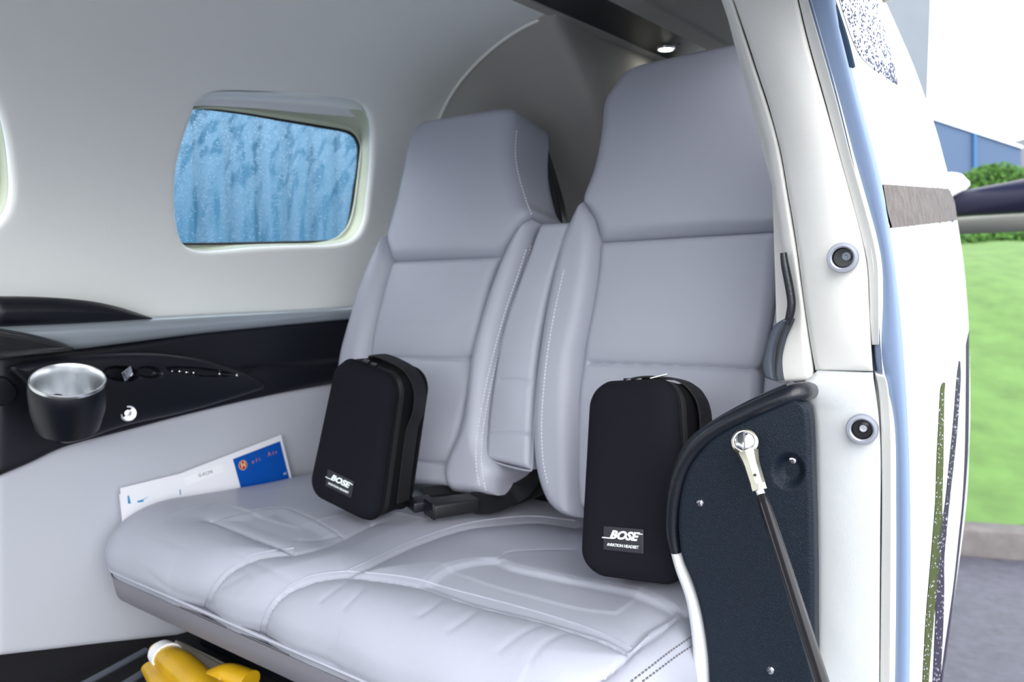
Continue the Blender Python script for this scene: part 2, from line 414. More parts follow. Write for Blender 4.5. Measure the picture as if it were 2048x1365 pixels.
# window frame, gasket, pane
def window(idx, Wl, pane_px, label):
    c = Wl.mean(0); dirv = (c-Wl)/np.linalg.norm(c-Wl, axis=1)[:, None]; n = len(Wl)
    root = thing('window_%d' % idx, label, None, Wp(c[0], c[1], .05), kind='structure')
    PN = loop_ys(pane_px, .045) if pane_px else Wl + dirv*.03
    A = Wl+dirv*.0125
    mb = MB(); loops = []
    loops.append([Wp(y, s, .012) for y, s in A]); loops.append([Wp(y, s, .034) for y, s in A+dirv*.002])
    V = [p for l in loops for p in l]; mb.add(V, grid_faces(2, n, True)); mb.build('window_frame', CREAM, root, 50)
    # flange from reveal to gasket, stepped
    def lp(f, off, extra=0): 
        q = (A+dirv*.002)*(1-f) + PN*f; return [Wp(y, s, off) for y, s in q]
    # match PN start to A start by nearest angle
    ang = lambda L: np.arctan2(L[:, 1]-c[1], L[:, 0]-c[0])
    k = int(np.argmin(np.abs(np.angle(np.exp(1j*(ang(PN)-ang(A)[0]))))))
    PN = np.roll(PN, -k, 0)
    mb = MB(); loops = [lp(0, .034), lp(.45, .036), lp(.5, .040), lp(.8, .041), lp(.84, .036), lp(.93, .036), lp(.97, .045)]
    V = [p for l in loops for p in l]; mb.add(V, grid_faces(len(loops), n, True)); mb.build('window_flange', CREAM, root, 30)
    P3 = [Vector(Wp(y, s, .045)) for y, s in PN]
    V, F = tube(P3, .0048, 8, None, 1, True); mk('gasket', V, F, BLKRUB, root)
    # pane: two rings and fan, 4 mm thick
    V = [Wp(*(PN[i]), .047) for i in range(n)]; cc = PN.mean(0); rings = [V]
    for f in (.75, .5, .25): rings.append([Wp(*(cc+(PN[i]-cc)*f), .047) for i in range(n)])
    VV = [p for l in rings for p in l]; FF = grid_faces(4, n, True); FF.append(tuple(range(3*n, 4*n)))
    pane = mk('pane', VV, FF, GLASS, root)
    return root, PN
pane_px = [(352, 262), (362, 228), (378, 216), (400, 214), (480, 224), (560, 238), (640, 252), (692, 262), (711, 276), (718, 300), (715, 345), (705, 410), (697, 450), (685, 474), (660, 484), (560, 487), (450, 490), (375, 491), (345, 489), (325, 470), (318, 400), (325, 330)]
wr1, PN1 = window(1, W1, pane_px, 'rounded cabin side window wet with rain in front of blue cladding')
wr2, PN2 = window(2, W2, None, 'forward cabin side window seen as a sliver at the left edge')
# shade cassette (glossy curved pocket over the top of the window)
top_px = [(388, 216), (396, 196), (425, 184), (480, 183), (600, 187), (700, 197), (738, 214), (748, 238)]
V1 = [Wp(*hitW(x, y, .012), .012) for x, y in top_px]
bot_px = [(380, 214), (400, 212), (450, 213), (520, 218), (600, 225), (680, 232), (720, 234), (748, 234)]
V2 = [Wp(*hitW(x, y, .036), .036) for x, y in bot_px]
A = smooth_line(V1, 60); B = smooth_line(V2, 60); loops = []
for f in np.linspace(0, 1, 9): loops.append(A*(1-f)+B*f + np.array([-.008*math.sin(f*PI), 0, .006*math.sin(f*PI)]))
mk('shade_cassette', np.concatenate(loops), grid_faces(9, 60), GLOSSREV, wr1)
# rain drops on the outside of the pane
mb = MB(); cc = PN1.mean(0); poly = PN1
def inpoly(p, P):
    x, y = p; ins = False; j = len(P)-1
    for i in range(len(P)):
        if (P[i][1] > y) != (P[j][1] > y) and x < (P[j][0]-P[i][0])*(y-P[i][1])/(P[j][1]-P[i][1])+P[i][0]: ins = not ins
        j = i
    return ins
streaks = [poly[:, 0].min()+k*(np.ptp(poly[:, 0]))/15+random.uniform(-.01, .01) for k in range(16)]
cnt = 0
while cnt < 3600:
    y = random.uniform(poly[:, 0].min(), poly[:, 0].max()); s = random.uniform(poly[:, 1].min(), poly[:, 1].max())
    if not inpoly((y, s), poly): continue
    if min(abs(y-q) for q in streaks) < .007 and random.random() < .8: continue
    r = random.choice([.0004, .0005, .0006, .0008, .0010]); c0 = Vector(Wp(y, s, .0475)); c1 = Vector(Wp(y, s, .05)); ax = (c1-c0).normalized()
    a = Vector((0, 1, 0)); b = ax.cross(a); V = []
    for h, q in ((0, 1), (.5, .85), (.8, .45)):
        for k in range(6): V.append(c0+a*r*q*math.cos(k*PI/3)+b*r*q*math.sin(k*PI/3)+ax*r*h)
    mb.add(V, grid_faces(3, 6, True)+[tuple(range(12, 18)), tuple(range(6))]); cnt += 1
MD = mat('milky rain drops', (.9, .95, 1), .25)
_t = MD.node_tree.nodes.new('ShaderNodeBsdfTranslucent'); _t.inputs[0].default_value = (.72, .82, .90, 1); MD.node_tree.links.new(_t.outputs[0], MD.node_tree.nodes['Material Output'].inputs[0])
o = mb.build('rain_drops', MD, wr1, 0); o['kind'] = 'stuff'

# aft panel behind the seats: from the piping down and back
a3 = [Vector(Wp(*hitW(x, y))) for x, y in arch_px]
strip = [onZ(x, y, 1.418) for x, y in [(1112, 27), (1200, 75), (1300, 115), (1345, 140)]]
topc = smooth_line(a3 + strip[1:], 90)
bot = smooth_line([(-1.36, 1.42, .95), (-1.15, 1.50, .93), (-.95, 1.56, .92), (-.7, 1.62, .92), (-.42, 1.70, .95)], 90)
loops = []
for f in np.linspace(0, 1, 26):
    g = f; q = topc*(1-g)+bot*g; q[:, 1] += .10*math.sin(f*PI)*np.linspace(.5, 1, 90); loops.append(q)
loops = [topc+np.array([0, -.006, .006])] + loops + [bot + np.array([0, .0, -.4])]
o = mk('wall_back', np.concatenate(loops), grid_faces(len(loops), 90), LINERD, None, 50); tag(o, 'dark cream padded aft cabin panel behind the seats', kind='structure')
V, F = tube([p+Vector((.002, -.002, 0)) for p in a3], .0035, 8, 60); o = mk('trim_1', V, F, LINER); tag(o, 'cream piping bead along the arched edge of the aft panel', kind='structure')

# ceiling, black strip and lamp
xl = onZ(1105, 0, ZT).x; xl2 = onZ(1300, 110, ZT).x; xr = onZ(1240, 0, ZT).x; xr2 = onZ(1385, 85, ZT).x; xb = onZ(1310, 0, ZT).x; xb2 = onZ(1430, 75, ZT).x
print('strip', xl, xl2, xr, xr2, xb, xb2)
XL = (xl+xl2)/2; XR = (xr+xr2)/2; XB = (xb+xb2)/2
mb = MB()
def ceil_profile(xs): # (x, z)
    V = [];
    for (x, z) in xs:
        for y in np.linspace(-.7, 1.7, 20): V.append((x, y, z))
    mb.add(V, grid_faces(len(xs), 20))
ceil_profile([(XC-.002, ZT), (XL-.03, ZT), (XL-.026, ZT-.004), (XL-.002, ZT-.005), (XL, ZT+.01)])
ceil_profile([(XR, ZT+.01), (XR+.002, ZT-.006), (XB-.004, ZT-.006), (XB, ZT), (XB+.15, ZT-.01), (XB+.22, ZT-.03), (-.38, ZT-.06)])
mb.add([(-1.2, -.7, ZT+.06), (-.38, -.7, ZT+.06), (-.38, 1.7, ZT+.06), (-1.2, 1.7, ZT+.06)], [(0, 1, 2, 3)])
for ys_ in ((-.9, .86),):  # unseen door header, added to keep overhead sky light out
    xs_ = [(-.38, ZT-.06), (-.30, ZT-.075), (-.22, ZT-.10), (-.19, ZT-.13), (-.20, ZT-.02), (-.38, ZT+.06)]
    mb.add([(x, y, z) for x, z in xs_ for y in ys_], grid_faces(6, 2))
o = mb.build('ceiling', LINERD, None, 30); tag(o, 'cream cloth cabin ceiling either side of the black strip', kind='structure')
V, F = box(((XL+XR)/2, .5, ZT+.005), (XR-XL, 2.4, .016)); o = mk('trim_2', V, F, BLKPL); tag(o, 'long black trim strip down the middle of the ceiling', kind='structure')
lc = onZ(1332, 96, ZT-.003)
lt = thing('ceiling_light', 'small round lit lamp set in the black ceiling strip', 'lamp', (lc.x, lc.y, ZT))
V, F = lathe([(.018, .010), (.018, -.002), (.0165, -.004), (.0145, -.002)], lc, (0, 0, 1)); mk('bezel', V, F, CHR, lt)
V, F = lathe([(.0145, 0), (.013, -.004), (.006, -.0055), (0, -.006)], lc, (0, 0, 1)); mk('lens', V, F, LAMP, lt)
V, F = lathe([(.003, .006), (.003, -.001), (0, -.0015)], lc+Vector((.03, -.005, 0)), (0, 0, 1), 12); mk('screw', V, F, GREYM, lt)

V, F = box((-.85, -.92, .61), (1.05, .04, .66), None, .01); o = mk('front_light_block', V, F, PANEL); tag(o, 'unseen grey front bulkhead added to block light from the front', kind='structure')  # out of view, added to cut flat light reaching the seats
# floor, seat base
V, F = box((-.87, .3, .295), (.98, 2.0, .05)); o = mk('floor', V, F, CARPET); tag(o, 'black cabin floor under the bench', kind='structure')

# ------------------------------------------------------------------ lower side panel, rail, console
ctop = [(-12, 956), (60, 925), (130, 893), (250, 861), (400, 822), (530, 792), (640, 772), (720, 758)]
low = ctop + [(760, 1000), (700, 1150), (420, 1262), (300, 1275), (150, 1292), (-12, 1312), (-12, 1130)]
Lp = pts(ctop, lambda x, y: onX(x, y, -1.352)); Rp = pts([(-12, 1312), (100, 1299), (200, 1287), (300, 1276), (400, 1265), (500, 1250), (600, 1235), (720, 1215)], lambda x, y: onX(x, y, -1.352))
V, F = pillow(Lp, Rp, (1, 0, 0), r=.01, T=.004, crown=.004, back=.016, rows=80, cols=50); o = mk('trim_3', V, F, PANEL); tag(o, 'smooth grey lower side panel beside the bench', kind='structure')
V, F = box((-1.362, .3, .372), (.012, 2.0, .13)); o = mk('baseboard_left', V, F, CARPET); tag(o, 'black kick strip at the foot of the grey side panel', kind='structure')
# black floor channel at the panel foot
for k, (a, b, r_) in enumerate([((-12, 1345), (330, 1300), .006), ((20, 1400), (290, 1312), .010)]):
    pass
RT = [(-14, 652), (100, 647), (200, 642), (300, 636), (450, 628), (600, 621), (720, 613)]
RB = [(-14, 705), (100, 702), (150, 700), (260, 686), (400, 668), (560, 652), (720, 637)]
V, F = pillow(pts(RT, lambda x, y: onX(x, y, -1.338)), pts(RB, lambda x, y: onX(x, y, -1.338)), (1, 0, 0), r=.02, T=.014, rv=.004, crown=.0, back=.03, rows=90, cols=24)
rail = mk('side_rail', V, F, RAILM); tag(rail, 'satin grey metal rail along the side wall above the black console', 'rail')
HT = [(-14, 594), (60, 594), (130, 597), (190, 604), (240, 615), (280, 628), (304, 636)]
HB = [(-14, 655), (60, 652), (130, 649), (190, 646), (240, 643), (280, 640), (306, 638)]
V, F = pillow(pts(HT, lambda x, y: onX(x, y, -1.335)), pts(HB, lambda x, y: onX(x, y, -1.335)), (1, 0, 0), r=.03, T=.016, rv=.01, back=.04, rows=60, cols=24)
o = mk('armrest_hump', V, F, BLKPL); tag(o, 'black padded armrest hump tapering off above the metal rail', 'armrest')

con = thing('side_console', 'black moulded side console with cup holder and trays below the metal rail', 'console', tuple(onX(270, 900, -1.34)))
CT = [(-14, 700), (145, 698), (280, 684), (400, 666), (560, 650), (720, 634)]
CB = [(-14, 957), (60, 926), (130, 894), (250, 862), (400, 823), (560, 787), (720, 759)]
V, F = pillow(pts(CT, lambda x, y: onX(x, y, -1.343)), pts(CB, lambda x, y: onX(x, y, -1.343)), (1, 0, 0), r=.012, T=.006, back=.02, rows=80, cols=60)
ridge = project(V, F, [(480, 742), (540, 735), (620, 733), (720, 722)])
V = groove(V, F, [ridge], deep=.003, w=.006, puff=.004, pw=.01)
mk('backing_panel', V, F, BLKPL, con)
Hn = Vector((1, -.10, .25)).normalized()
hx = lambda x, y: onX(x, y, -1.318)
T1 = [(22, 735), (60, 722), (140, 712), (230, 706), (320, 707), (400, 718), (460, 736), (500, 752), (524, 765)]
B1 = [(24, 742), (62, 782), (92, 830), (118, 880), (160, 882), (250, 852), (380, 822), (470, 796), (526, 778)]
V, F = pillow(pts(T1, hx), pts(B1, hx), Hn, r=.02, T=.012, rv=.006, crown=.004, back=.03, rows=220, cols=110)
V = np.array(V)
def dent(V, F, px, py, rx, ry, depth, ang=0, N=None, soft=.35):
    h = BVHTree.FromPolygons([tuple(v) for v in V], F).ray_cast(CAM, ray(px, py).normalized())
    if not h[0]: return V
    c = h[0]; n = (N or h[1]).normalized()
    if n.dot(CAM-c) < 0: n = -n
    t = (c-CAM).dot(RM @ Vector((0, 0, -1))); a = RM @ Vector((math.cos(ang), math.sin(ang), 0)); b = RM @ Vector((-math.sin(ang), math.cos(ang), 0))
    q = V-np.array(c); # screen-plane radius measured on the surface around the spot
    dd = V-np.array(CAM); tt = dd@np.array(RM @ Vector((0, 0, -1))); qa = (dd/tt[:, None]*t)-(np.array(c)-np.array(CAM))
    u = qa@np.array(a)/(rx/FPX*t); v = qa@np.array(b)/(ry/FPX*t); rr = np.sqrt(u*u+v*v)
    near = np.linalg.norm(q, axis=1) < 3*max(rx, ry)/FPX*t
    k = np.clip((1-rr)/soft, 0, 1); k = k*k*(3-2*k)*near
    return V - np.array(n)[None]*(depth*k)[:, None]
V = dent(V, F, 245, 748, 38, 16, .022, -.10); V = dent(V, F, 300, 745, 26, 13, .014, -.1)
V = dent(V, F, 400, 744, 75, 9, .010, -.10)
mk('housing', V, F, BLKPL, con, 50)
hv, hf = V, F
# cup holder
tcup = onX(136, 762, -1.247); ax = Vector((.36, -.12, .93)).normalized()
V, F = lathe([(.0, -.086), (.030, -.085), (.044, -.078), (.0505, -.05), (.053, -.02), (.0525, -.004), (.050, 0), (.048, -.003)], tcup, ax, 64); mk('cup_shell', V, F, BLKPL, con)
V, F = lathe([(.0505, -.006), (.0515, .000), (.0505, .003), (.0485, .003), (.0462, -.002), (.0445, -.012), (.043, -.06), (.0, -.062)], tcup, ax, 64); mk('cup_liner', V, F, ALU, con, 60)
V, F = box(tuple(onX(255, 748, -1.300)), (.002, .02, .018), Euler((.5, .2, .3)).to_matrix(), .0008); mk('metal_clip', V, F, CHR, con)
for (x, y) in [(345, 743), (360, 743), (374, 745), (388, 746), (440, 748), (474, 751)]:
    p = project(hv, hf, [(x, y), (x+1, y)], 2, .001)[0]; V, F = lathe([(.0024, -.003), (.0024, .001), (.0012, .002)], p, Hn, 12); mk('slot_glint', V, F, CHR, con)  # tiny chrome beads imitating highlights in the tray slot
pb = project(hv, hf, [(256, 827), (257, 827)], 2)[0]
V, F = lathe([(.0135, -.004), (.0135, .001), (.012, .003), (.0095, .0025), (.009, .000), (.006, .000), (.0055, .002), (0, .003)], pb, Vector((1, -.25, .15)), 40); mk('socket_ring', V, F, ALU, con, 25)
V, F = pillow(pts([(-14, 752), (10, 754), (28, 770), (32, 785)], lambda x, y: onX(x, y, -1.335)), pts([(-14, 812), (8, 812), (24, 806), (33, 792)], lambda x, y: onX(x, y, -1.335)), (1, 0, 0), r=.006, T=.004, rv=.004, back=.01, rows=30, cols=20)
mk('switch_plate', V, F, BLKPL, con)
V, F = pillow(pts([(-14, 655), (60, 668), (120, 684), (148, 695)], lambda x, y: onX(x, y, -1.302)), pts([(-14, 722), (60, 712), (120, 706), (149, 700)], lambda x, y: onX(x, y, -1.302)), Hn, r=.012, T=.006, rv=.004, back=.012, rows=40, cols=20)
o = mk('carbon_cover', V, F, CARBON); tag(o, 'pointed carbon fibre cover at the left end of the metal rail', 'cover')

# ------------------------------------------------------------------ seats
BP = Vector((0, 1.08, .60)); BN = Vector((0, -1, .22)).normalized()
def onB(x, y, off=0): return onP(x, y, BP+BN*off, BN)
def seat_pad(name, L, Rr, parent, r=.022, T=None, crown=.006, back=.07, off=0, seams=(), rows=200, cols=110, rv=None, m=LEA, st=(), deep=.0035, puff=.009, w=.003, pw=.020, bt=0.02, sm=None):
    V, F = pillow([onB(x, y, off) for x, y in L], [onB(x, y, off) for x, y in Rr], BN, r=r, T=T, crown=crown, back=back, rows=rows, cols=cols, rv=rv, backtaper=bt)
    if seams: V = groove(V, F, [project(V, F, s, 50) for s in seams], deep, w, puff, pw)
    o = mk(name, V, F, m, parent, 60)
    for s in st: stitches(V, F, s, 'stitching', sm or THR, o)
    return o
fs = thing('passenger_seat_back', 'far grey leather seat back next to the cabin side window', 'seat', tuple(onB(850, 960)), 'grey leather seat backs')
seat_pad('headrest', [(862, 247), (840, 262), (825, 292), (815, 340), (803, 395), (791, 440), (781, 478), (786, 502), (790, 527)],
         [(1026, 218), (1038, 236), (1036, 300), (1042, 350), (1054, 400), (1066, 430), (1045, 468), (1022, 502), (1010, 519)], fs, r=.03, T=.024, rv=.025, back=.100, bt=.015,
         st=[[(1033, 262), (1031, 310), (1037, 350), (1050, 395), (1064, 432)]])
seat_pad('backrest_panel', [(790, 524), (775, 580), (760, 640), (744, 712), (736, 780), (734, 850), (735, 920), (738, 962)],
         [(1012, 514), (990, 570), (972, 640), (957, 716), (945, 800), (932, 860), (914, 920), (905, 975)], fs, r=.02, T=.018, rv=.014, crown=.008, back=.08,
         seams=[[(742, 712), (800, 715), (880, 717), (957, 717)], [(738, 920), (800, 922), (850, 926), (920, 930)]])
seat_pad('bolster', [(777, 468), (756, 512), (736, 560), (716, 620), (701, 670), (690, 715), (683, 780), (680, 850), (686, 950)],
         [(783, 476), (792, 524), (780, 575), (764, 640), (748, 712), (741, 780), (739, 850), (738, 900), (740, 960)], fs, r=.028, T=.028, rv=.02, crown=.004, back=.09, off=.004, cols=60)
seat_pad('bolster', [(1066, 436), (1040, 470), (1014, 525), (990, 590), (972, 650), (955, 716), (943, 800), (932, 860), (908, 915), (900, 950), (910, 985)],
         [(1080, 448), (1068, 490), (1050, 550), (1034, 600), (1012, 680), (998, 760), (990, 830), (988, 890), (1006, 940), (1000, 970), (996, 992)], fs, r=.03, T=.034, rv=.02, crown=.004, back=.09, off=.004, cols=70,
         st=[[(1062, 492), (1048, 545), (1020, 622), (994, 720), (976, 800), (964, 880), (964, 940), (972, 984)], [(1052, 500), (1036, 550), (1010, 625), (984, 720), (966, 800), (953, 880), (953, 940), (960, 975)]])
# black shell behind the headrest
V, F = pillow([onB(x, y, -.102) for x, y in [(930, 245), (900, 300), (870, 420), (850, 560)]], [onB(x, y, -.102) for x, y in [(1072, 262), (1094, 320), (1124, 436), (1130, 560)]], BN, r=.008, T=.004, back=.02, rows=40, cols=20)
mk('seat_shell', V, F, BLKGL, fs)

ns = thing('passenger_seat_back', 'near tall grey leather seat back beside the open door pillar', 'seat', tuple(onB(1350, 1010)), 'grey leather seat backs')
seat_pad('headrest', [(1290, 140), (1252, 156), (1228, 186), (1213, 215), (1206, 280), (1192, 345), (1172, 402), (1184, 428), (1198, 455), (1204, 489)],
         [(1500, 88), (1530, 110), (1562, 200), (1580, 300), (1600, 400), (1600, 420), (1590, 440), (1575, 455), (1562, 468)], ns, r=.03, T=.024, rv=.025, back=.075, crown=.012, rows=220, cols=150)
seat_pad('backrest_panel', [(1204, 486), (1200, 540), (1190, 610), (1177, 670), (1166, 726), (1161, 790), (1158, 860), (1156, 940), (1160, 1020)],
         [(1562, 465), (1558, 540), (1550, 620), (1540, 680), (1531, 740), (1525, 800), (1520, 880), (1518, 940), (1516, 1005)], ns, r=.02, T=.018, rv=.014, crown=.010, back=.08, cols=150,
         seams=[[(1162, 724), (1250, 728), (1400, 733), (1535, 740)]])
seat_pad('bolster', [(1172, 400), (1155, 438), (1138, 480), (1124, 530), (1108, 600), (1094, 680), (1084, 760), (1078, 850), (1082, 930), (1098, 990), (1122, 1022), (1152, 1036)],
         [(1180, 414), (1198, 440), (1207, 480), (1206, 530), (1197, 600), (1183, 670), (1171, 725), (1167, 800), (1168, 880), (1170, 950), (1172, 1005), (1176, 1038)], ns, r=.03, T=.036, rv=.02, crown=.004, back=.09, off=.004, cols=70,
         st=[[(1128, 540), (1110, 620), (1096, 700), (1088, 770), (1083, 850), (1086, 920), (1096, 970)]])
seat_pad('bolster', [(1600, 440), (1566, 470), (1563, 540), (1555, 620), (1545, 680), (1536, 740), (1530, 800), (1525, 880), (1523, 960)],
         [(1608, 440), (1640, 500), (1640, 560), (1640, 620), (1640, 680), (1640, 740), (1640, 800), (1640, 880), (1640, 960)], ns, r=.03, T=.036, rv=.02, crown=.004, back=.09, off=.004, cols=60)
V, F = pillow([onB(x, y, -.085) for x, y in [(1300, 170), (1245, 300), (1225, 420), (1225, 560)]], [onB(x, y, -.085) for x, y in [(1480, 140), (1570, 300), (1580, 430), (1580, 560)]], BN, r=.008, T=.004, back=.02, rows=40, cols=20)
mk('seat_shell', V, F, BLKGL, ns)

ar = thing('folded_armrest', 'grey leather centre armrest folded up between the two seat backs', 'armrest', tuple(onB(1030, 940, .03)))
seat_pad('armrest_pad', [(1086, 449), (1074, 478), (1056, 530), (1034, 590), (1014, 650), (999, 720), (987, 800), (979, 870), (976, 918)],
         [(1146, 446), (1134, 486), (1114, 550), (1098, 610), (1084, 680), (1074, 760), (1068, 840), (1065, 900), (1064, 940)], ar, r=.012, T=.010, rv=.010, crown=.006, back=.05, off=.016, cols=60,
         seams=[[(979, 868), (1020, 866), (1066, 870)], [(1000, 762), (1030, 760), (1060, 766)]], deep=.0015, puff=.0015, w=.002, pw=.01)
V, F = tube([onB(x, y, .016) for x, y in [(977, 880), (977, 912), (984, 922), (1020, 934), (1058, 942), (1064, 936), (1066, 900), (1070, 820), (1080, 720), (1098, 620), (1118, 540)]], .0016, 6, 80); mk('piping', V, F, LEA, ar)

# bench cushion
X0, X1 = -1.345, -.352
sec = smooth_line([(1.22, .560, 0), (1.05, .577, 0), (.92, .583, 0), (.82, .590, 0), (.75, .594, 0), (.70, .586, 0), (.668, .567, 0), (.650, .540, 0), (.646, .515, 0), (.650, .500, 0)], 190)[:, :2]
sec2 = smooth_line([(.650, .500, 0), (.655, .488, 0), (.658, .468, 0), (.664, .448, 0), (.69, .432, 0), (.76, .424, 0), (.95, .42, 0), (1.22, .42, 0)], 50)[1:, :2]
sec = np.concatenate([sec, sec2]); ns_ = len(sec)
xs = np.concatenate([X0 + .07*(1-np.cos(np.linspace(0, PI/2, 26))), np.linspace(X0+.07, X1-.05, 300)[1:-1], X1 - .05*(1-np.cos(np.linspace(PI/2, 0, 20)))])
loops = []
for x in xs:
    k = float(edgef(np.array([x-X0]), .07)[0])*.999+.001; k2 = float(edgef(np.array([X1-x]), .05)[0])
    kk = min(k, k2); q = sec.copy()
    q[:, 1] = .50+(q[:, 1]-.50)*(.35+.65*kk); q[:, 0] = 1.1+(q[:, 0]-1.1)*(1-(.12 if x < -.8 else .05)*(1-kk))
    # gentle wells where people sit
    for cxx, a in ((-1.12, .008), (-.66, .006)):
        m = np.exp(-((x-cxx)/.16)**2)*np.exp(-((q[:, 0]-.93)/.15)**2)*(q[:, 1] > .5); q[:, 1] -= a*m
    q[:, 1] += .020*np.exp(-((x+.42)/.07)**2)*np.exp(-((q[:, 0]-.93)/.13)**2)*(q[:, 1] > .5)
    loops.append(np.stack([np.full(ns_, x), q[:, 0], q[:, 1]], 1))
V = np.concatenate(loops); F = grid_faces(len(xs), ns_, True); F.append(tuple(range(ns_))); F.append(tuple(range(len(V)-ns_, len(V))))
seamsC = [
 [(403, 1264), (402, 1240), (410, 1205), (427, 1170), (457, 1137), (500, 1112), (545, 1102), (588, 1097)],
 [(588, 1097), (545, 1078), (490, 1056), (420, 1031)], [(588, 1097), (640, 1082), (690, 1062), (745, 1040)],
 [(526, 1319), (519, 1290), (521, 1250), (537, 1212), (567, 1180), (612, 1156), (650, 1147), (692, 1143)],
 [(692, 1143), (760, 1148), (832, 1158), (900, 1178), (1000, 1204), (1100, 1232), (1200, 1266), (1262, 1298)],
 [(692, 1143), (740, 1121), (800, 1092), (860, 1069), (930, 1048), (1000, 1037), (1070, 1033), (1150, 1042)],
 [(1262, 1298), (1230, 1326), (1195, 1348), (1150, 1368)], [(1262, 1296), (1310, 1262), (1345, 1236), (1378, 1216)],
]
seamsI = [[(837, 1158), (880, 1136), (940, 1121), (998, 1116), (1025, 1102), (1150, 1099)], [(998, 1116), (1030, 1130), (1100, 1147), (1200, 1165), (1300, 1184), (1372, 1211)],
          [(424, 1031), (500, 1024), (567, 1018), (620, 1038), (690, 1062)], [(204, 1040), (190, 1075), (186, 1110), (184, 1140)]]
B0 = V.copy()
pc = [project(B0, F, s, 60) for s in seamsC]; pi_ = [project(B0, F, s, 60) for s in seamsI]
N = vnormals(V, F); D1 = dist_lines(V, pc); D2 = dist_lines(V, pi_)
h = -.0028*np.exp(-(D1/.0022)**2) - .012*np.exp(-D1/.028) - .0014*np.exp(-(D2/.0016)**2) - .0006*np.exp(-D2/.012)
h += .0018*np.exp(-((D1-.0035)/.0015)**2)*0
# creases in the leather
creases = []
for (a, b) in [((470, 1120), (560, 1190)), ((480, 1105), (600, 1165)), ((880, 1190), (840, 1230)), ((960, 1205), (900, 1260)), ((1080, 1240), (1000, 1300)), ((1130, 1255), (1060, 1320)),
               ((600, 1070), (670, 1060)), ((700, 1150), (640, 1200)), ((740, 1150), (690, 1215)), ((620, 1310), (680, 1340)), ((300, 1150), (420, 1215)), ((430, 1180), (500, 1140))]:
    m = ((a[0]+b[0])/2+random.uniform(-8, 8), (a[1]+b[1])/2+random.uniform(-5, 5)); creases.append(project(B0, F, [a, m, b], 14))
D3 = dist_lines(V, [c for c in creases if len(c) > 2]); h -= .0011*np.exp(-(D3/.005)**2)
def well(pix, a, wd_):
    P = [p for p in project(B0, F, pix+[pix[0]], 90)]
    pl = np.array([(p.x, p.y) for p in P]); top = (V[:, 2] > .52)&(V[:, 0] > pl[:, 0].min())&(V[:, 0] < pl[:, 0].max())&(V[:, 1] > pl[:, 1].min())&(V[:, 1] < pl[:, 1].max())
    idx = np.where(top)[0]; q = V[idx][:, :2]; ins = np.zeros(len(idx), bool); j = len(pl)-1
    for i in range(len(pl)):
        c1 = (pl[i, 1] > q[:, 1]) != (pl[j, 1] > q[:, 1]); xx = (pl[j, 0]-pl[i, 0])*(q[:, 1]-pl[i, 1])/(pl[j, 1]-pl[i, 1]+1e-12)+pl[i, 0]; ins ^= c1 & (q[:, 0] < xx); j = i
    idx = idx[ins]; d = np.full(len(idx), 9.); q = V[idx][:, :2]
    for i in range(len(pl)-1):
        ab = pl[i+1]-pl[i]; t = np.clip(((q-pl[i])@ab)/(ab@ab+1e-12), 0, 1); d = np.minimum(d, np.linalg.norm(q-pl[i]-t[:, None]*ab, axis=1))
    k = np.clip(d/wd_, 0, 1); h[idx] -= a*k*k*(3-2*k)
well([(837, 1158), (880, 1136), (940, 1121), (998, 1116), (1030, 1130), (1100, 1147), (1200, 1165), (1300, 1184), (1372, 1211), (1310, 1254), (1262, 1296), (1200, 1266), (1100, 1232), (1000, 1204), (900, 1178)], .007, .014)
well([(424, 1031), (500, 1024), (567, 1018), (620, 1038), (690, 1062), (640, 1082), (588, 1097), (545, 1078), (490, 1056)], .004, .035)
for k in range(7):
    f = rng.normal(size=3)*np.array([22, 22, 22]); h += .0006*np.sin(V@f+k)
V = V+N*h[:, None]
bench = thing('bench_cushion', 'long grey leather bench cushion with stitched seams under both headset cases', 'seat cushion', (-.85, .9, .42))
CV, CF = V, F
cu = mk('cushion_cover', V, F, LEA, bench, 60)
# piping bead on the lower front seam, and seam welts
seam = [(x, *(loops[i][189][1:])) for i, x in enumerate(xs)]
V, F = tube([Vector(p)+Vector((0, -.0015, 0)) for p in seam[4:-2:3]], .0026, 6); mk('piping', V, F, LEA, bench)
for s in seamsC[:1]+seamsC[3:6]:
    P = project(CV, CF, s, 60, .0004)
    if len(P) > 4: V, F = tube(P, .0013, 6); mk('seam_welt', V, F, LEA, bench)
stitches(CV, CF, [(1262, 1364), (1300, 1335), (1340, 1304), (1386, 1272)], 'stitching', THRD, bench, gap=.006, ln=.004)
stitches(CV, CF, [(1285, 1364), (1320, 1338), (1352, 1314), (1388, 1290)], 'stitching', THRD, bench, gap=.006, ln=.004)
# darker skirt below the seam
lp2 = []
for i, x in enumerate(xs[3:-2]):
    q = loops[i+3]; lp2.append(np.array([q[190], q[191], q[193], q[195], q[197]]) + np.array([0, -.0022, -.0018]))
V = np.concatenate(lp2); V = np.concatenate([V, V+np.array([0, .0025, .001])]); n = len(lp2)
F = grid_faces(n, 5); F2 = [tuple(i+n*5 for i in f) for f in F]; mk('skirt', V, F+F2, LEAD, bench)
V, F = box((-.80, 1.0, .371), (.95, .42, .098), None, .008); mk('seat_base', V, F, BLKPL, bench)

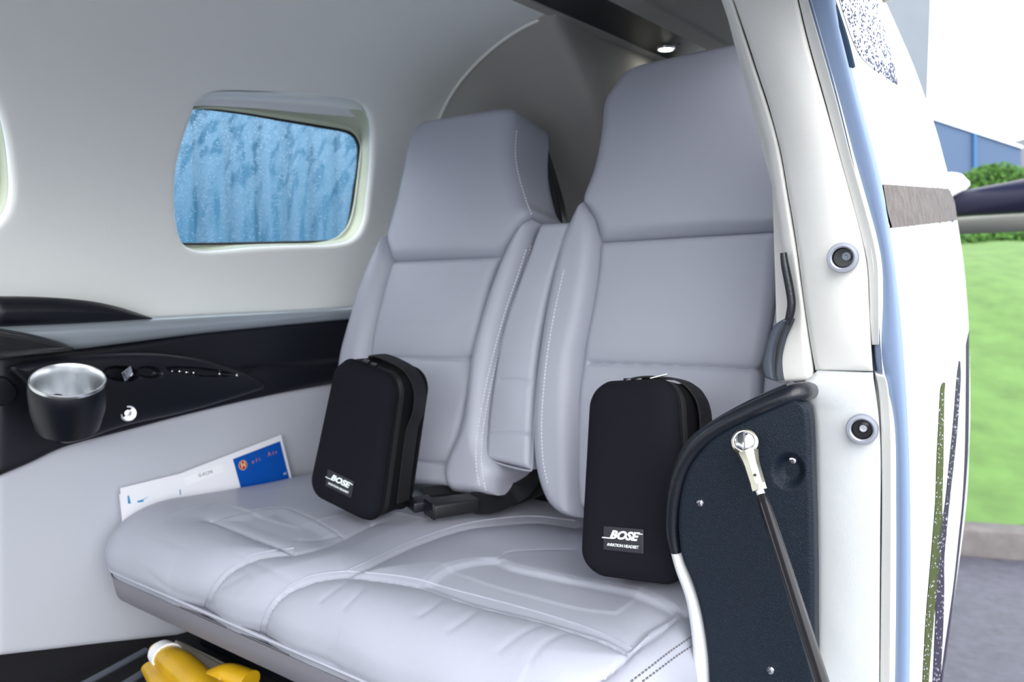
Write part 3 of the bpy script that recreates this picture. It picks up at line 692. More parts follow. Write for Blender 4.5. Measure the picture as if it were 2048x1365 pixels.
# ------------------------------------------------------------------ black carrying cases
def text_mesh(body, size, M, mat, name, parent, shear=0, bold=0, ext=.0003, space=1.0, align='CENTER'):
    cu = bpy.data.curves.new('t', 'FONT'); cu.body = body; cu.size = size; cu.extrude = ext; cu.shear = shear; cu.offset = bold; cu.align_x = align; cu.align_y = 'CENTER'; cu.space_character = space; cu.resolution_u = 3
    t = bpy.data.objects.new('t', cu); COL.objects.link(t); bpy.context.view_layer.update()
    me = bpy.data.meshes.new_from_object(t.evaluated_get(bpy.context.evaluated_depsgraph_get())); bpy.data.objects.remove(t)
    V = [tuple(M @ v.co) for v in me.vertices]; F = [tuple(p.vertices) for p in me.polygons]
    return mk(name, V, F, mat, parent, 0)
def rr(wd, ht, r, taper, inset, y, n=14, z0=0, lift=0):
    """rounded rectangle in local x,z, narrower at the top"""
    P = []; w2 = wd/2-inset; r = max(r-inset, .002)
    for cx_, cz_, a0 in ((w2-r, r+inset, -PI/2), (w2-r, ht-inset-r, 0), (-w2+r, ht-inset-r, PI/2), (-w2+r, r+inset, PI)):
        for k in range(n+1):
            a = a0+k/n*PI/2; x = cx_+r*math.cos(a); z = cz_+r*math.sin(a)
            P.append((x, y, z))
    # subdivide straights
    out = []; m = len(P)
    for i in range(m):
        a = P[i]; b = P[(i+1) % m]; out.append(a); L = math.dist(a, b)
        if L > .02:
            for k in range(1, 12): out.append(tuple(a[j]+(b[j]-a[j])*k/12 for j in range(3)))
    return [(x*(1-taper*z/ht), y_, z) for x, y_, z in out]
def case(loc, a, b, c, wd, ht, dp, tp, label, pulltag):
    M = Matrix.Translation(loc) @ (Matrix.Rotation(a, 4, 'Z') @ Matrix.Rotation(b, 4, 'X') @ Matrix.Rotation(c, 4, 'Y'))
    root = thing('headset_case', label, 'carrying case', loc, 'black headset carrying cases')
    T = lambda L: [M @ Vector(p) for p in L]
    r = .034; Rr = lambda ins, y, sh=0, h_=0: rr(wd-sh, ht-h_, r, tp, ins, y)
    lo = [(.045, -.0035), (.03, -.003), (.018, -.0015), (.010, .0008), (.004, .005), (.001, .011), (0, .016), (.0015, .0175)]
    V, F = loft([T(Rr(i, y)) for i, y in lo]); mk('front_shell', V, F, FABR, root, 60)
    V, F = tube(T(Rr(.0005, .018)), .0022, 8, None, 1, True); mk('piping', V, F, FABS, root)
    V, F = loft([T(Rr(i, y)) for i, y in [(.004, .018), (.0025, .022), (.0035, .024), (.0035, .027), (.002, .029), (.0, .034)]], False, False); mk('zipper', V, F, BLKRUB, root, 30)
    lo = [(0, .034), (.0005, .05), (.001, dp*.6), (.001, dp*.85), (.003, dp*.94), (.010, dp*.99), (.03, dp)]
    V, F = loft([T(Rr(i, y)) for i, y in lo], False); mk('case_body', V, F, FABS, root, 60)
    V, F = tube(T(Rr(.0, dp*.86)), .002, 8, None, 1, True); mk('piping', V, F, FABS, root)
    # handle strap
    tw = wd/2*(1-tp)
    yy = dp*.62
    P = [(-.030, yy, ht-.003), (-.034, yy, ht+.003), (-.020, yy, ht+.008), (.010, yy, ht+.008), (tw*.72, yy, ht+.001), (tw+.006, yy, ht-.022), (tw+.012, yy, ht-.055), (tw+.007, yy, ht-.085), (tw+.0065, yy, ht-.10), (tw+.0105, yy, ht-.16), (wd/2+.0015, yy, .03)]
    Q = smooth_line(P, 70); hw = .015; loops = []
    for i in range(len(Q)):
        t = Q[min(i+1, 69)]-Q[max(i-1, 0)]; t /= np.linalg.norm(t); nrm = np.array([-t[2], 0, t[0]])
        loops.append([Q[i]+np.array([0, s*hw, 0])+nrm*g*.0012 for s, g in ((-1, -1), (-1, 1), (-.5, 1.3), (.5, 1.3), (1, 1), (1, -1))])
    V, F = loft([T(l) for l in loops]); mk('handle', V, F, WEB, root)
    # zip pulls
    for k, dx in enumerate((-.012, .004)):
        V, F = box(M @ Vector((dx-.004, .026, ht+.002)), (.010, .012, .005), (M.to_3x3() @ Euler((0, 0, .5)).to_matrix()), .001); mk('zip_pull', V, F, BLKGL, root)
    if pulltag:
        V, F = box(M @ Vector((.026, .032, ht+.006)), (.022, .007, .0012), (M.to_3x3() @ Euler((0, -.25, .5)).to_matrix()), .0004); q = mk('zip_pull', V, F, WHP, root); q['label'] = 'white zip pull tag'
    # rubber label
    LM = M @ Matrix.Translation((-.002 if pulltag else -.002, -.0042, .048)) @ Matrix.Rotation(R(90), 4, 'X')
    V, F = box((0, 0, 0), (.057, .029, .0022), None, .001); V = [tuple(LM @ Vector(v)) for v in V]; lab = mk('label_patch', V, F, PATCH, root)
    L2 = LM @ Matrix.Translation((.0, .0045, .0012)) @ Matrix.Diagonal((1.22, 1, 1, 1))
    text_mesh('BOSE', .0135, L2, WHP, 'lettering', lab, shear=.4, bold=.0006, space=1.0)
    for (x, y, sx_) in ((-.0195, -.0040, .010), (.0185, .0040, .008)):
        V, F = box((x, y, .0), (sx_, .0012, .0006)); mk('logo_bar', [tuple(L2 @ Vector(v)) for v in V], F, WHP, lab)
    text_mesh('AVIATION HEADSET', .0050, LM @ Matrix.Translation((.0, -.0075, .0012)), WHP, 'lettering', lab, bold=.00008, space=.98)
    return root
case(Vector((-.463, .8548, .6154)), -.073, -.1997, -.1371, .150, .243, .106, .18, 'black fabric carrying case on the near side of the bench by the door pillar', True)
case(Vector((-1.000, .8743, .5970)), .1006, -.02, .225, .150, .243, .106, .18, 'black fabric carrying case leaning on the far side of the bench beside the leaflet', False)

# ------------------------------------------------------------------ seat belt
sb = thing('seat_belt', 'black seat belt webbing with buckle lying between the two seats', 'seat belt', tuple(onZ(900, 1025, .585)))
bc = onZ(905, 1012, .60); bx = (onZ(965, 1003, .60)-bc).normalized(); M3 = Matrix((bx, Vector((0, 0, 1)).cross(bx), Vector((0, 0, 1)))).transposed()
V, F = box(bc, (.082, .044, .024), M3, .005); mk('buckle', V, F, BLKRUB, sb)
V, F = box(bc-bx*.040, (.006, .040, .026), M3, .002); q = mk('buckle_mouth', V, F, BLKPL, sb)
V, F = box(bc-bx*.041+Vector((0, 0, -.002)), (.0065, .028, .008), M3, .001); mk('buckle_slot', V, F, BLKRUB, sb)
V, F = box(onZ(842, 1008, .60), (.040, .038, .018), M3, .004); mk('buckle_tongue', V, F, BLKPL, sb)
def strap(P, hw, name, par, up=(0, 0, 1), m=WEB):
    Q = smooth_line(P, 50); loops = []
    for i in range(50):
        t = Vector(Q[min(i+1, 49)]-Q[max(i-1, 0)]).normalized(); s = t.cross(Vector(up)).normalized(); u = s.cross(t)
        loops.append([Vector(Q[i])+s*hw*a+u*.0012*b for a, b in ((-1, -1), (1, -1), (1, 1), (-1, 1))])
    V, F = loft(loops); return mk(name, V, F, m, par)
strap([bc+bx*.036, onZ(985, 1006, .597), onZ(1020, 992, .60), onY(1045, 975, 1.12), onY(1058, 950, 1.16), onY(1056, 925, 1.18)], .022, 'webbing', sb, (.2, -.6, .8))
strap([onZ(975, 1004, .592), onZ(1020, 1000, .592), onZ(1060, 985, .60), onY(1090, 970, 1.16), onY(1110, 940, 1.2)], .022, 'webbing', sb, (0, -.3, .95))
strap([onZ(845, 985, .600), onZ(900, 980, .60), onZ(960, 978, .60), onZ(1020, 976, .605)], .02, 'webbing', sb, (0, -.2, .95))
V, F = box((-.80, 1.29, .60), (.34, .05, .20), None, .01); o = mk('trim_6', V, F, BLKRUB); tag(o, 'black panel added to keep the gap between the seat backs dark', kind='structure')  # added black block that makes the gap read as dark

# ------------------------------------------------------------------ leaflets by the side panel
XP = -1.338; PN_ = Vector((1, 0, .12)).normalized()
def onL(x, y, off=0): return onP(x, y, Vector((XP+off, 0, .7)), PN_)
def sheet(name, pix, mat_, par, off=0, th=.0012):
    P = [onL(x, y, off) for x, y in pix]; n = len(P); V = [tuple(p) for p in P]+[tuple(p-PN_*th) for p in P]
    F = [tuple(range(n)), tuple(range(n, 2*n))]+[(i, (i+1) % n, n+(i+1) % n, n+i) for i in range(n)]
    return mk(name, V, F, mat_, par, 20)
lf = thing('leaflet', 'white leaflet with a blue printed corner tucked between bench and side panel', 'leaflet', tuple(onL(420, 1000)))
sheet('sheet', [(241, 977), (360, 948), (562, 870), (582, 950), (590, 985), (246, 1045)], PAPER, lf)
sheet('back_sheet', [(239, 990), (300, 970), (300, 1040), (246, 1050)], PAPER, lf, -.003)
sheet('sticker', [(368, 956), (445, 928), (449, 944), (373, 972)], mat('glossy label', (.92, .93, .96), .15), lf, .0006, .0003)
sheet('blue_panel', [(466, 919), (560, 883), (577, 951), (583, 975), (484, 985)], CARDB, lf, .0008, .0004)
def paper_frame(x, y, x2, y2, off):
    c = onL(x, y, off); u = (onL(x2, y2, off)-c).normalized(); n = PN_; v = n.cross(u); return Matrix.Translation(c) @ Matrix((u, v, n)).transposed().to_4x4()
fm = paper_frame(486, 931, 560, 905, .0012)
V, F = lathe([(.0093, 0), (.0093, .0003), (0, .0004)], fm.translation, PN_, 32); mk('roundel_rim', V, F, GOLDP, lf)
V, F = lathe([(.0082, .0003), (.0082, .0006), (0, .0007)], fm.translation, PN_, 32); mk('roundel', V, F, REDP, lf)
text_mesh('H', .014, fm @ Matrix.Translation((0, 0, .0012)), GOLDP, 'lettering', lf, bold=.0006, ext=.0001)
text_mesh('eli', .0105, paper_frame(512, 922, 560, 904, .0012), ORNP, 'lettering', lf, space=1.9, ext=.0001)
text_mesh('Air', .0115, paper_frame(545, 907, 560, 902, .0012), ORNP, 'lettering', lf, space=1.7, ext=.0001)
text_mesh('G-KCMI', .0085, paper_frame(411, 948, 445, 938, .0012), GREYP, 'lettering', lf, ext=.0001)
text_mesh('AS', .007, paper_frame(570, 948, 580, 944, .0012), WHP, 'lettering', lf, ext=.0001)
sheet('print_mark', [(255, 992), (258, 992), (262, 1008), (256, 1008)], CYANP, lf, .0006, .0003)
sheet('print_mark', [(274, 1003), (284, 1000), (298, 994), (286, 1001), (288, 1004), (276, 1006)], CYANP, lf, .0006, .0003)
sheet('print_mark', [(359, 980), (361, 980), (362, 990), (360, 991)], CYANP, lf, .0006, .0003)

# ------------------------------------------------------------------ under the bench
lj = thing('life_jacket', 'folded yellow life jacket in a clear bag on the floor under the bench', 'life jacket', tuple(onZ(400, 1380, .32)))
zf = .345
V, F = tube([onZ(312, 1298, zf+.03), onZ(345, 1322, zf+.03), onZ(378, 1350, zf+.03), onZ(420, 1395, zf+.03)], [.012, .022, .026, .026, .026, .026], 16, 40, .8); mk('bladder', V, F, YEL, lj)
V, F = tube([onZ(300, 1335, zf+.012), onZ(320, 1355, zf+.012), onZ(350, 1390, zf+.012)], [.014, .022, .022], 16, 30, .7); mk('bladder', V, F, YEL, lj)
V, F = tube([onZ(385, 1385, zf+.03), onZ(420, 1365, zf+.035), onZ(455, 1352, zf+.04), onZ(500, 1366, zf+.04)], [.018, .02, .02, .02], 16, 30, .8); mk('bladder', V, F, YEL, lj)
V, F = tube([onZ(322, 1304, zf+.030), onZ(335, 1314, zf+.030)], [.0215, .0245], 16, 8, .85); q = mk('reflective_band', V, F, PAPER, lj)
P = [onZ(x, y, zf+.02) for x, y in [(350, 1280), (400, 1300), (460, 1330), (480, 1350), (440, 1350), (400, 1345), (370, 1325)]]
slab(P, .03, (0, 0, 1), BEIGE, 'cloth', lj, .004)
for (a, b, rad) in (((120, 1395), (292, 1302), .0055), ((200, 1400), (300, 1338), .006)):
    V, F = tube([onZ(*a, .335), onZ(*b, .335)], rad, 8); o = mk('floor_rail', V, F, GREYM); tag(o, 'dark metal seat rail on the floor, %s of two' % ('outer' if a[0] == 120 else 'inner'), 'rail', 'floor rails')

# ------------------------------------------------------------------ door pillar
JN = Vector((.25, -1, 0)).normalized()
def yfun(a, b):      # depth as a function of screen-independent door coordinate: straight slope between two planes
    return lambda x, y: onY(x, y, a)
aL = [(1438, -14), (1463, 60), (1488, 140), (1513, 225), (1534, 300), (1549, 390), (1558, 450), (1565, 500), (1577, 560), (1584, 610), (1580, 645), (1566, 675), (1556, 705), (1551, 740), (1554, 766)]
aR = [(1462, -14), (1486, 60), (1512, 140), (1540, 225), (1560, 300), (1576, 390), (1586, 450), (1594, 500), (1602, 560), (1609, 610), (1614, 645), (1619, 680), (1623, 705), (1627, 735), (1630, 762)]
bR = [(1592, -14), (1617, 90), (1648, 200), (1676, 300), (1700, 385), (1720, 460), (1734, 530), (1738, 600), (1742, 680), (1746, 743)]
bL = [(1464, -14), (1498, 90), (1534, 200), (1561, 300), (1576, 385), (1589, 460), (1599, 530), (1608, 600), (1620, 680), (1631, 741)]
cR = [(1612, -14), (1642, 90), (1673, 200), (1701, 310), (1723, 390), (1745, 470), (1756, 530), (1758, 600), (1758, 640), (1758, 690)]
cL = [(1594, -14), (1619, 90), (1650, 200), (1679, 310), (1701, 390), (1722, 470), (1735, 530), (1739, 600), (1740, 640), (1744, 690)]
dL = [(1606, -14), (1636, 90), (1667, 200), (1695, 310), (1717, 390), (1739, 470), (1750, 530), (1752, 600), (1750, 690), (1756, 745), (1775, 850), (1778, 1000), (1778, 1200), (1776, 1380)]
dR = [(1668, -14), (1692, 90), (1720, 200), (1750, 310), (1768, 390), (1781, 470), (1790, 530), (1798, 600), (1806, 690), (1810, 745), (1816, 850), (1821, 1000), (1821, 1200), (1819, 1380)]
pil = thing('door_pillar', 'white leather covered door pillar with two round fittings', None, tuple(onY(1660, 760, .86)), kind='structure')
pil.name = 'trim_4'
def strip_(name, L, ya, Rr, yb, m, r=.006, T=None, crown=0, back=.02, rows=160, cols=30, rv=None, seams=(), par=pil, pf=.006):
    V, F = pillow([onY(x, y, ya) for x, y in L], [onY(x, y, yb) for x, y in Rr], JN, r=r, T=T, crown=crown, back=back, rows=rows, cols=cols, rv=rv)
    if seams: V = groove(V, F, [project(V, F, s, 40) for s in seams], .0015, .002, .002, pf)
    return mk(name, V, F, m, par, 60), V, F
strip_('inner_lip', aL, .925, aR, .905, WLEA, r=.012, T=.012, rv=.006, back=.03)
_, PV, PF = strip_('upper_panel', bL, .900, bR, .862, WLEA, r=.008, T=.006, crown=.010, rv=.008, cols=60)
strip_('edge_strip', cL, .862, cR, .848, WPLA, r=.002, T=.002, rv=.004, cols=16)
# backing structure so nothing shows between the strips
strip_('backing', [(1470, -14), (1540, 220), (1590, 460), (1630, 760), (1640, 1380)], .93, [(1650, -14), (1720, 220), (1770, 460), (1800, 760), (1812, 1380)], .88, BLKRUB, r=.003, T=.001, back=.03, rows=60, cols=12)
eL = [(1634, 745), (1622, 756), (1608, 768), (1604, 785), (1612, 800), (1624, 820), (1629, 880), (1631, 1000), (1632, 1200), (1632, 1380)]
eR = [(1746, 746), (1747, 755), (1750, 775), (1755, 810), (1759, 850), (1762, 920), (1761, 1050), (1760, 1200), (1759, 1380)]
strip_('lower_panel', eL, .880, eR, .860, GLEA, r=.008, T=.006, crown=.003, rv=.008, cols=60)
strip_('edge_strip', [(1750, 747), (1757, 780), (1762, 850), (1764, 1000), (1762, 1200), (1760, 1380)], .858, [(1770, 752), (1777, 780), (1783, 860), (1784, 1000), (1783, 1200), (1781, 1380)], .848, WPLA, r=.002, T=.002, rv=.003, cols=16)
V, F = pillow([onY(x, y, .862) for x, y in dL], [onY(x, y, .852) for x, y in dR], Vector((.35, -1, 0)).normalized(), r=.014, T=.011, back=.03, rows=160, cols=30, rv=.001)
o = mk('trim_5', V, F, SEAL); tag(o, 'blue grey rubber door seal running down outside the white pillar', kind='structure')
# round fittings
for (x, y, yy, lab) in ((1686, 516, .868, 'round grey door striker socket in the upper white pillar panel'), (1724, 855, .861, 'round grey door striker socket in the lower grey pillar panel')):
    c = onY(x, y, yy)+JN*(.018 if y < 700 else .012); A_ = Vector((.12, -1, -.02)).normalized(); rt = thing('striker_socket', lab, 'door fitting', tuple(c), 'round pillar sockets')
    V, F = lathe([(.0145, -.008), (.0150, .000), (.0142, .0022), (.0115, .0026), (.0100, .0015), (.0098, -.006)], c, A_, 56); mk('ring', V, F, RINGM, rt, 35)
    V, F = lathe([(.0099, .000), (.0097, -.004), (.009, -.0048), (0, -.005)], c, A_, 40); mk('socket_cup', V, F, BLKGL, rt, 30)
    c2 = c+Vector((.003, 0, .001)) if y < 700 else c+Vector((.001, 0, .001))
    V, F = lathe([(.0045, -.005), (.0045, -.001), (.0035, 0.0), (.0022, 0), (.002, -.001), (0, -.001)], c2, A_, 24); mk('pin', V, F, GREYM if y < 700 else CHR, rt, 30)
# grab strap and release lever
gh = thing('door_release', 'dark release lever with black grip strap on the inner edge of the pillar', 'lever', tuple(onY(1552, 762, .90)))
V, F = tube([onY(x, y, .895) for x, y in [(1567, 506), (1570, 530), (1578, 570), (1583, 605), (1580, 630), (1574, 650)]], [.0036, .0044, .0046, .0046, .0046, .004], 12, 50); mk('grip_strap', V, F, DLEAR, gh)
V, F = pillow([onY(x, y, .893) for x, y in [(1569, 638), (1549, 652), (1537, 680), (1528, 715), (1526, 735), (1532, 756)]], [onY(x, y, .893) for x, y in [(1577, 640), (1567, 656), (1556, 682), (1549, 715), (1550, 740), (1554, 764)]], Vector((-.2, -1, 0)).normalized(), r=.005, T=.005, rv=.003, back=.02, rows=50, cols=16); mk('lever', V, F, mat('dark grey lever enamel', (.045, .055, .075), .45, spec=.35), gh)
V, F = tube([onY(x, y, .888) for x, y in [(1577, 641), (1567, 662), (1558, 690), (1553, 722), (1552, 745), (1555, 762)]], [.0006, .0016, .0019, .0017, .0012, .0008], 8, 40); mk('lever_gap_shade', V, F, BLKRUB, gh)  # black tube stands in for the dark gap between lever and lip

# ------------------------------------------------------------------ black leather door-sill panel with roll
DN = Vector((.1, -1, 0)).normalized()
jp = thing('kick_panel', 'black grained leather panel with padded rolled edge below the pillar', 'panel', tuple(onY(1500, 1390, .80)))
dOut = [(1596, 803), (1612, 812), (1620, 832), (1624, 900), (1628, 1000), (1630, 1150), (1631, 1300), (1631, 1385), (1420, 1385), (1416, 1310), (1405, 1235), (1388, 1170), (1366, 1115), (1358, 1060), (1361, 1000), (1375, 945), (1400, 905), (1435, 872), (1500, 838), (1560, 812)]
P = smooth_line([onY(x, y, .812) for x, y in dOut], 260, True)
# dense grid fill for the dents: rows across the panel
Lr = [(1586, 800), (1500, 838), (1435, 872), (1400, 905), (1375, 945), (1361, 1000), (1358, 1060), (1366, 1115), (1388, 1170), (1405, 1235), (1416, 1310), (1420, 1385)]
Rr_ = [(1606, 806), (1617, 822), (1621, 850), (1623, 880), (1624, 920), (1626, 980), (1628, 1040), (1629, 1100), (1630, 1160), (1630, 1230), (1631, 1310), (1631, 1385)]
V, F = pillow([onY(x, y, .812) for x, y in Lr], [onY(x, y, .812) for x, y in Rr_], DN, r=.006, T=.005, rv=.004, back=.02, rows=260, cols=120)
V = dent(V, F, 1577, 943, 36, 40, .010, 0, None, .6)
mk('panel_face', V, F, DLEA, jp, 60); kv, kf = V, F
V, F = tube([onY(1622, 782, .875), onY(1611, 783, .845), onY(1598, 787, .824)] + [onY(x, y, .818) for x, y in [(1570, 796), (1500, 826), (1440, 856), (1395, 892), (1365, 940), (1350, 1000), (1346, 1060), (1352, 1106)]], [.0085, .010, .0105, .010, .010, .0100, .0098, .0092, .0078, .006], 20, 90); mk('padded_roll', V, F, DLEAR, jp)
V, F = pillow([onY(x, y, .826) for x, y in [(1572, 770), (1500, 800), (1430, 838), (1380, 876), (1350, 925), (1338, 990), (1334, 1050), (1342, 1104)]], [onY(x, y, .826) for x, y in [(1604, 800), (1520, 826), (1450, 862), (1405, 900), (1375, 945), (1362, 1000), (1358, 1055), (1366, 1112)]], DN, r=.008, T=.004, rv=.003, back=.03, rows=60, cols=20); mk('roll_backing', V, F, DLEAR, jp)
V, F = pillow([onY(x, y, .822) for x, y in [(1341, 1100), (1352, 1140), (1370, 1190), (1380, 1240), (1386, 1300), (1388, 1385)]], [onY(x, y, .822) for x, y in [(1362, 1102), (1380, 1150), (1400, 1205), (1412, 1260), (1420, 1320), (1422, 1385)]], DN, r=.010, T=.008, rv=.003, back=.04, rows=60, cols=20); q = mk('lower_roll', V, F, GLEA, jp); q['label'] = 'pale grey lower part of the edging'
for (x, y) in ((1400, 1007), (1541, 1342), (1586, 921)):
    p = project(kv, kf, [(x, y), (x+1, y)], 2)[0]; V, F = lathe([(.0042, -.002), (.0042, .0006), (.0034, .0018), (.0012, .0022), (.001, .001), (0, .001)], p, DN, 20); s_ = mk('screw', V, F, CHR, jp, 30)
    mb = MB(); 
    for a in (0, PI/2):
        mb.add(*box(p+DN*.0022, (.0045, .0006, .0009), Euler((0, a+.4, 0)).to_matrix()))
    mb.build('screw_slot', GREYM, s_)
# gas strut
st = thing('door_strut', 'black gas strut with nickel ball joint crossing the black leather panel', 'strut', tuple(at(1520, 985, .79)))
pA = at(1490, 886, .815); pB = at(1518, 978, .795); pC = at(1524, 992, .792); pD = at(1655, 1400, .66); ax = (pB-pA).normalized(); nf = (CAM-pA).normalized(); nf = (nf-ax*nf.dot(ax)).normalized()
V, F = lathe([(.004, -.014), (.009, -.010), (.0128, -.006), (.0132, 0), (.0128, .004), (.0108, .0058), (.0102, .0056)], pA, nf, 44); mk('joint_eye', V, F, NICK, st, 35)
V, F = lathe([(.0100, .004), (.0100, .0066), (.0085, .0084), (.005, .0094), (0, .0097)], pA, nf, 40); b_ = mk('ball_stud', V, F, CHR, st)
V, F = box(pA+nf*.0096, (.0016, .0008, .016), Matrix((ax.cross(nf), nf, ax)).transposed() @ Euler((0, .25, 0)).to_matrix()); mk('slot', V, F, GREYM, b_)
V, F = tube([pA+ax*.010, pA+ax*.018, pA+ax*.024, pB-ax*.004], [.0105, .0085, .0078, .0074], 8, None); mk('joint_shank', V, F, NICK, st, 30)
V, F = lathe([(.0018, 0), (.0016, .0006), (0, .0006)], pA+ax*.035+nf*.0072, nf, 12); mk('vent_hole', V, F, BLKRUB, st)
V, F = tube([pB-ax*.004, pB+ax*.002], [.0078, .0078], 6); mk('lock_nut', V, F, NICK, st, 30)
V, F = tube([pB, pC], [.0045, .0045], 16); mk('rod_end', V, F, CHR, st)
V, F = tube([pC, pC+(pD-pC)*.03, pC+(pD-pC)*.06, pD], [.0046, .0056, .0060, .0060], 24, None); mk('strut_tube', V, F, BLKGL, st, 60)

# ------------------------------------------------------------------ fuselage skin outside the door
E1 = [(1660, -14), (1684, 70), (1704, 140), (1727, 230), (1748, 320), (1764, 390), (1777, 456), (1790, 540), (1800, 640), (1809, 760), (1815, 860), (1820, 1000), (1820, 1180), (1818, 1380)]
E2 = [(1762, -14), (1795, 60), (1825, 130), (1852, 205), (1872, 265), (1888, 325), (1902, 380), (1916, 460), (1928, 550), (1936, 660), (1939, 780), (1937, 900), (1927, 1050), (1882, 1380)]
NR = 220; a_ = smooth_line([onY(x, y, .848) for x, y in E1], NR); b2 = smooth_line([onY(x, y, 1.75) for x, y in E2], NR)
# match rows by height so bands stay level
def reheight(P, z): 
    i = np.argsort(P[:, 2]); return np.stack([np.interp(z, P[i, 2], P[i, 0]), np.interp(z, P[i, 2], P[i, 1]), z], 1)
rowsK = []
d_ = b2-a_
def skin(f):          # f 0..1 door edge to horizon line, beyond 1 the tail cone turns inward
    if f <= 1: return a_+d_*f
    g = f-1; return b2 + d_*g*.8 + np.array([-.55, 0, 0])*g*g
fs_ = np.concatenate([np.linspace(0, 1, 50), np.linspace(1, 2.2, 30)[1:]])
V = np.concatenate([skin(f) for f in fs_]); nn_ = len(fs_); F = grid_faces(nn_, NR)
V2 = V+np.array([-.02, .004, 0]); n0 = len(V); F2 = [tuple(i+n0 for i in f) for f in F]
F3 = [(i, i+1, n0+i+1, n0+i) for i in range(NR-1)]
sk = mk('wall_right', np.concatenate([V, V2]), F+F2+F3, WPAINT, None, 60); tag(sk, 'white glossy helicopter fuselage skin behind the open door', kind='structure')
SV, SF = V, F
sbvh = BVHTree.FromPolygons([tuple(v) for v in SV], SF)
def decal(name, pix, m, lift=.0008, par=sk, n=80, rows=40, cols=14):
    """film applied on the skin; pix = (left edge, right edge) top to bottom"""
    L, Rr = pix; A = smooth_line([(x, y, 0) for x, y in L], rows); B = smooth_line([(x, y, 0) for x, y in Rr], rows); V = []; ok = True
    for i in range(rows):
        for f in np.linspace(0, 1, cols):
            q = A[i]*(1-f)+B[i]*f; h = sbvh.ray_cast(CAM, ray(q[0], q[1]).normalized())
            if not h[0]: h = (V[-1] if V else Vector((0, 0, 0)),); V.append(Vector(h[0])); continue
            V.append(h[0]+Vector((lift, -lift*.3, 0)))
    F = grid_faces(rows, cols); n0 = len(V); V2 = [v-Vector((lift*.9, 0, 0)) for v in V]
    return mk(name, [tuple(v) for v in V+V2], F+[tuple(i+n0 for i in f) for f in F], m, par, 30), V
decal('window_film', ([(1675, -10), (1690, 40), (1704, 80), (1722, 115), (1750, 140), (1786, 163)], [(1748, -10), (1760, 30), (1770, 70), (1780, 105), (1788, 140), (1793, 168)]), GLSKIN)
decal('chrome_band', ([(1759, 369), (1763, 395), (1768, 425), (1777, 456)], [(1896, 378), (1904, 395), (1909, 415), (1912, 441)]), BROWNF, .002, cols=40)
decal('stripe', ([(1886, 765), (1880, 780), (1876, 850), (1872, 930), (1870, 1000), (1864, 1080), (1858, 1150), (1850, 1250), (1844, 1370)], [(1890, 766), (1888, 790), (1887, 850), (1886, 930), (1884, 1000), (1883, 1080), (1876, 1150), (1866, 1250), (1856, 1370)]), OLIVF, rows=120)
decal('stripe', ([(1917, 722), (1912, 760), (1905, 850), (1897, 930), (1890, 1000), (1884, 1040), (1876, 1080), (1872, 1130), (1870, 1230), (1864, 1370)], [(1920, 722), (1921, 760), (1915, 850), (1907, 930), (1899, 1000), (1893, 1060), (1888, 1120), (1888, 1180), (1886, 1260), (1880, 1370)]), PURPF, rows=120)
decal('stripe', ([(1931, 690), (1931, 760), (1929, 900), (1924, 1000), (1916, 1080), (1905, 1180), (1888, 1300), (1880, 1370)], [(1937, 660), (1938, 760), (1936, 900), (1929, 1000), (1921, 1080), (1909, 1180), (1893, 1300), (1884, 1370)]), PURPF, rows=90, cols=6)
# dark window gasket beside the seal
V, F = tube([onY(x, y, .85) for x, y in [(1656, -16), (1672, 30), (1688, 80), (1702, 136)]], .0042, 8, 30); mk('window_gasket', V, F, mat('dark blue rubber', (.01, .025, .05), .6, spec=.1), sk)
# drops
def drops(name, regions, m, par, dens, rr_=(.0006, .0016), seed=1):
    rd = random.Random(seed); mb = MB()
    for (L, Rr), cnt in zip(regions, dens):
        A = smooth_line([(x, y, 0) for x, y in L], 60); B = smooth_line([(x, y, 0) for x, y in Rr], 60)
        for _ in range(cnt):
            i = rd.randrange(60); f = rd.random(); q = A[i]*(1-f)+B[i]*f
            h = sbvh.ray_cast(CAM, ray(q[0]+rd.uniform(-1, 1), q[1]+rd.uniform(-3, 3)).normalized())
            if not h[0]: continue
            c = h[0]; ax = Vector((.97, -.2, .1)).normalized(); r = rd.uniform(*rr_)*(c-CAM).length; a = Vector((0, 0, 1)); b = ax.cross(a); V = []
            for hh, qq in ((0, 1), (.5, .85), (.85, .4)):
                for k in range(6): V.append(c+a*r*1.4*qq*math.cos(k*PI/3)+b*r*qq*math.sin(k*PI/3)+ax*(r*hh*.9+.001))
            mb.add(V, grid_faces(3, 6, True)+[tuple(range(12, 18)), tuple(range(6))])
    o = mb.build(name, m, par, 0); o['kind'] = 'stuff'; return o
top_reg = ([(1675, -10), (1690, 40), (1704, 80), (1722, 115), (1750, 140), (1786, 163)], [(1748, -10), (1760, 30), (1770, 70), (1780, 105), (1788, 140), (1793, 168)])
band_reg = ([(1764, 372), (1770, 395), (1774, 425), (1782, 452)], [(1896, 380), (1904, 395), (1909, 415), (1911, 440)])
s1 = ([(1878, 790), (1872, 930), (1864, 1080), (1850, 1250), (1844, 1370)], [(1888, 790), (1886, 930), (1883, 1080), (1866, 1250), (1856, 1370)])
s2 = ([(1912, 760), (1897, 930), (1880, 1080), (1872, 1200), (1864, 1370)], [(1921, 760), (1907, 930), (1892, 1080), (1886, 1260), (1880, 1370)])
drops('rain_drops', [top_reg, band_reg], DROPD, sk, [620, 520], (.0005, .0013))
drops('rain_drops', [s1, s2], mat('pale rain drops', (.35, .36, .42), .3), sk, [190, 190], (.0003, .0009), 5)

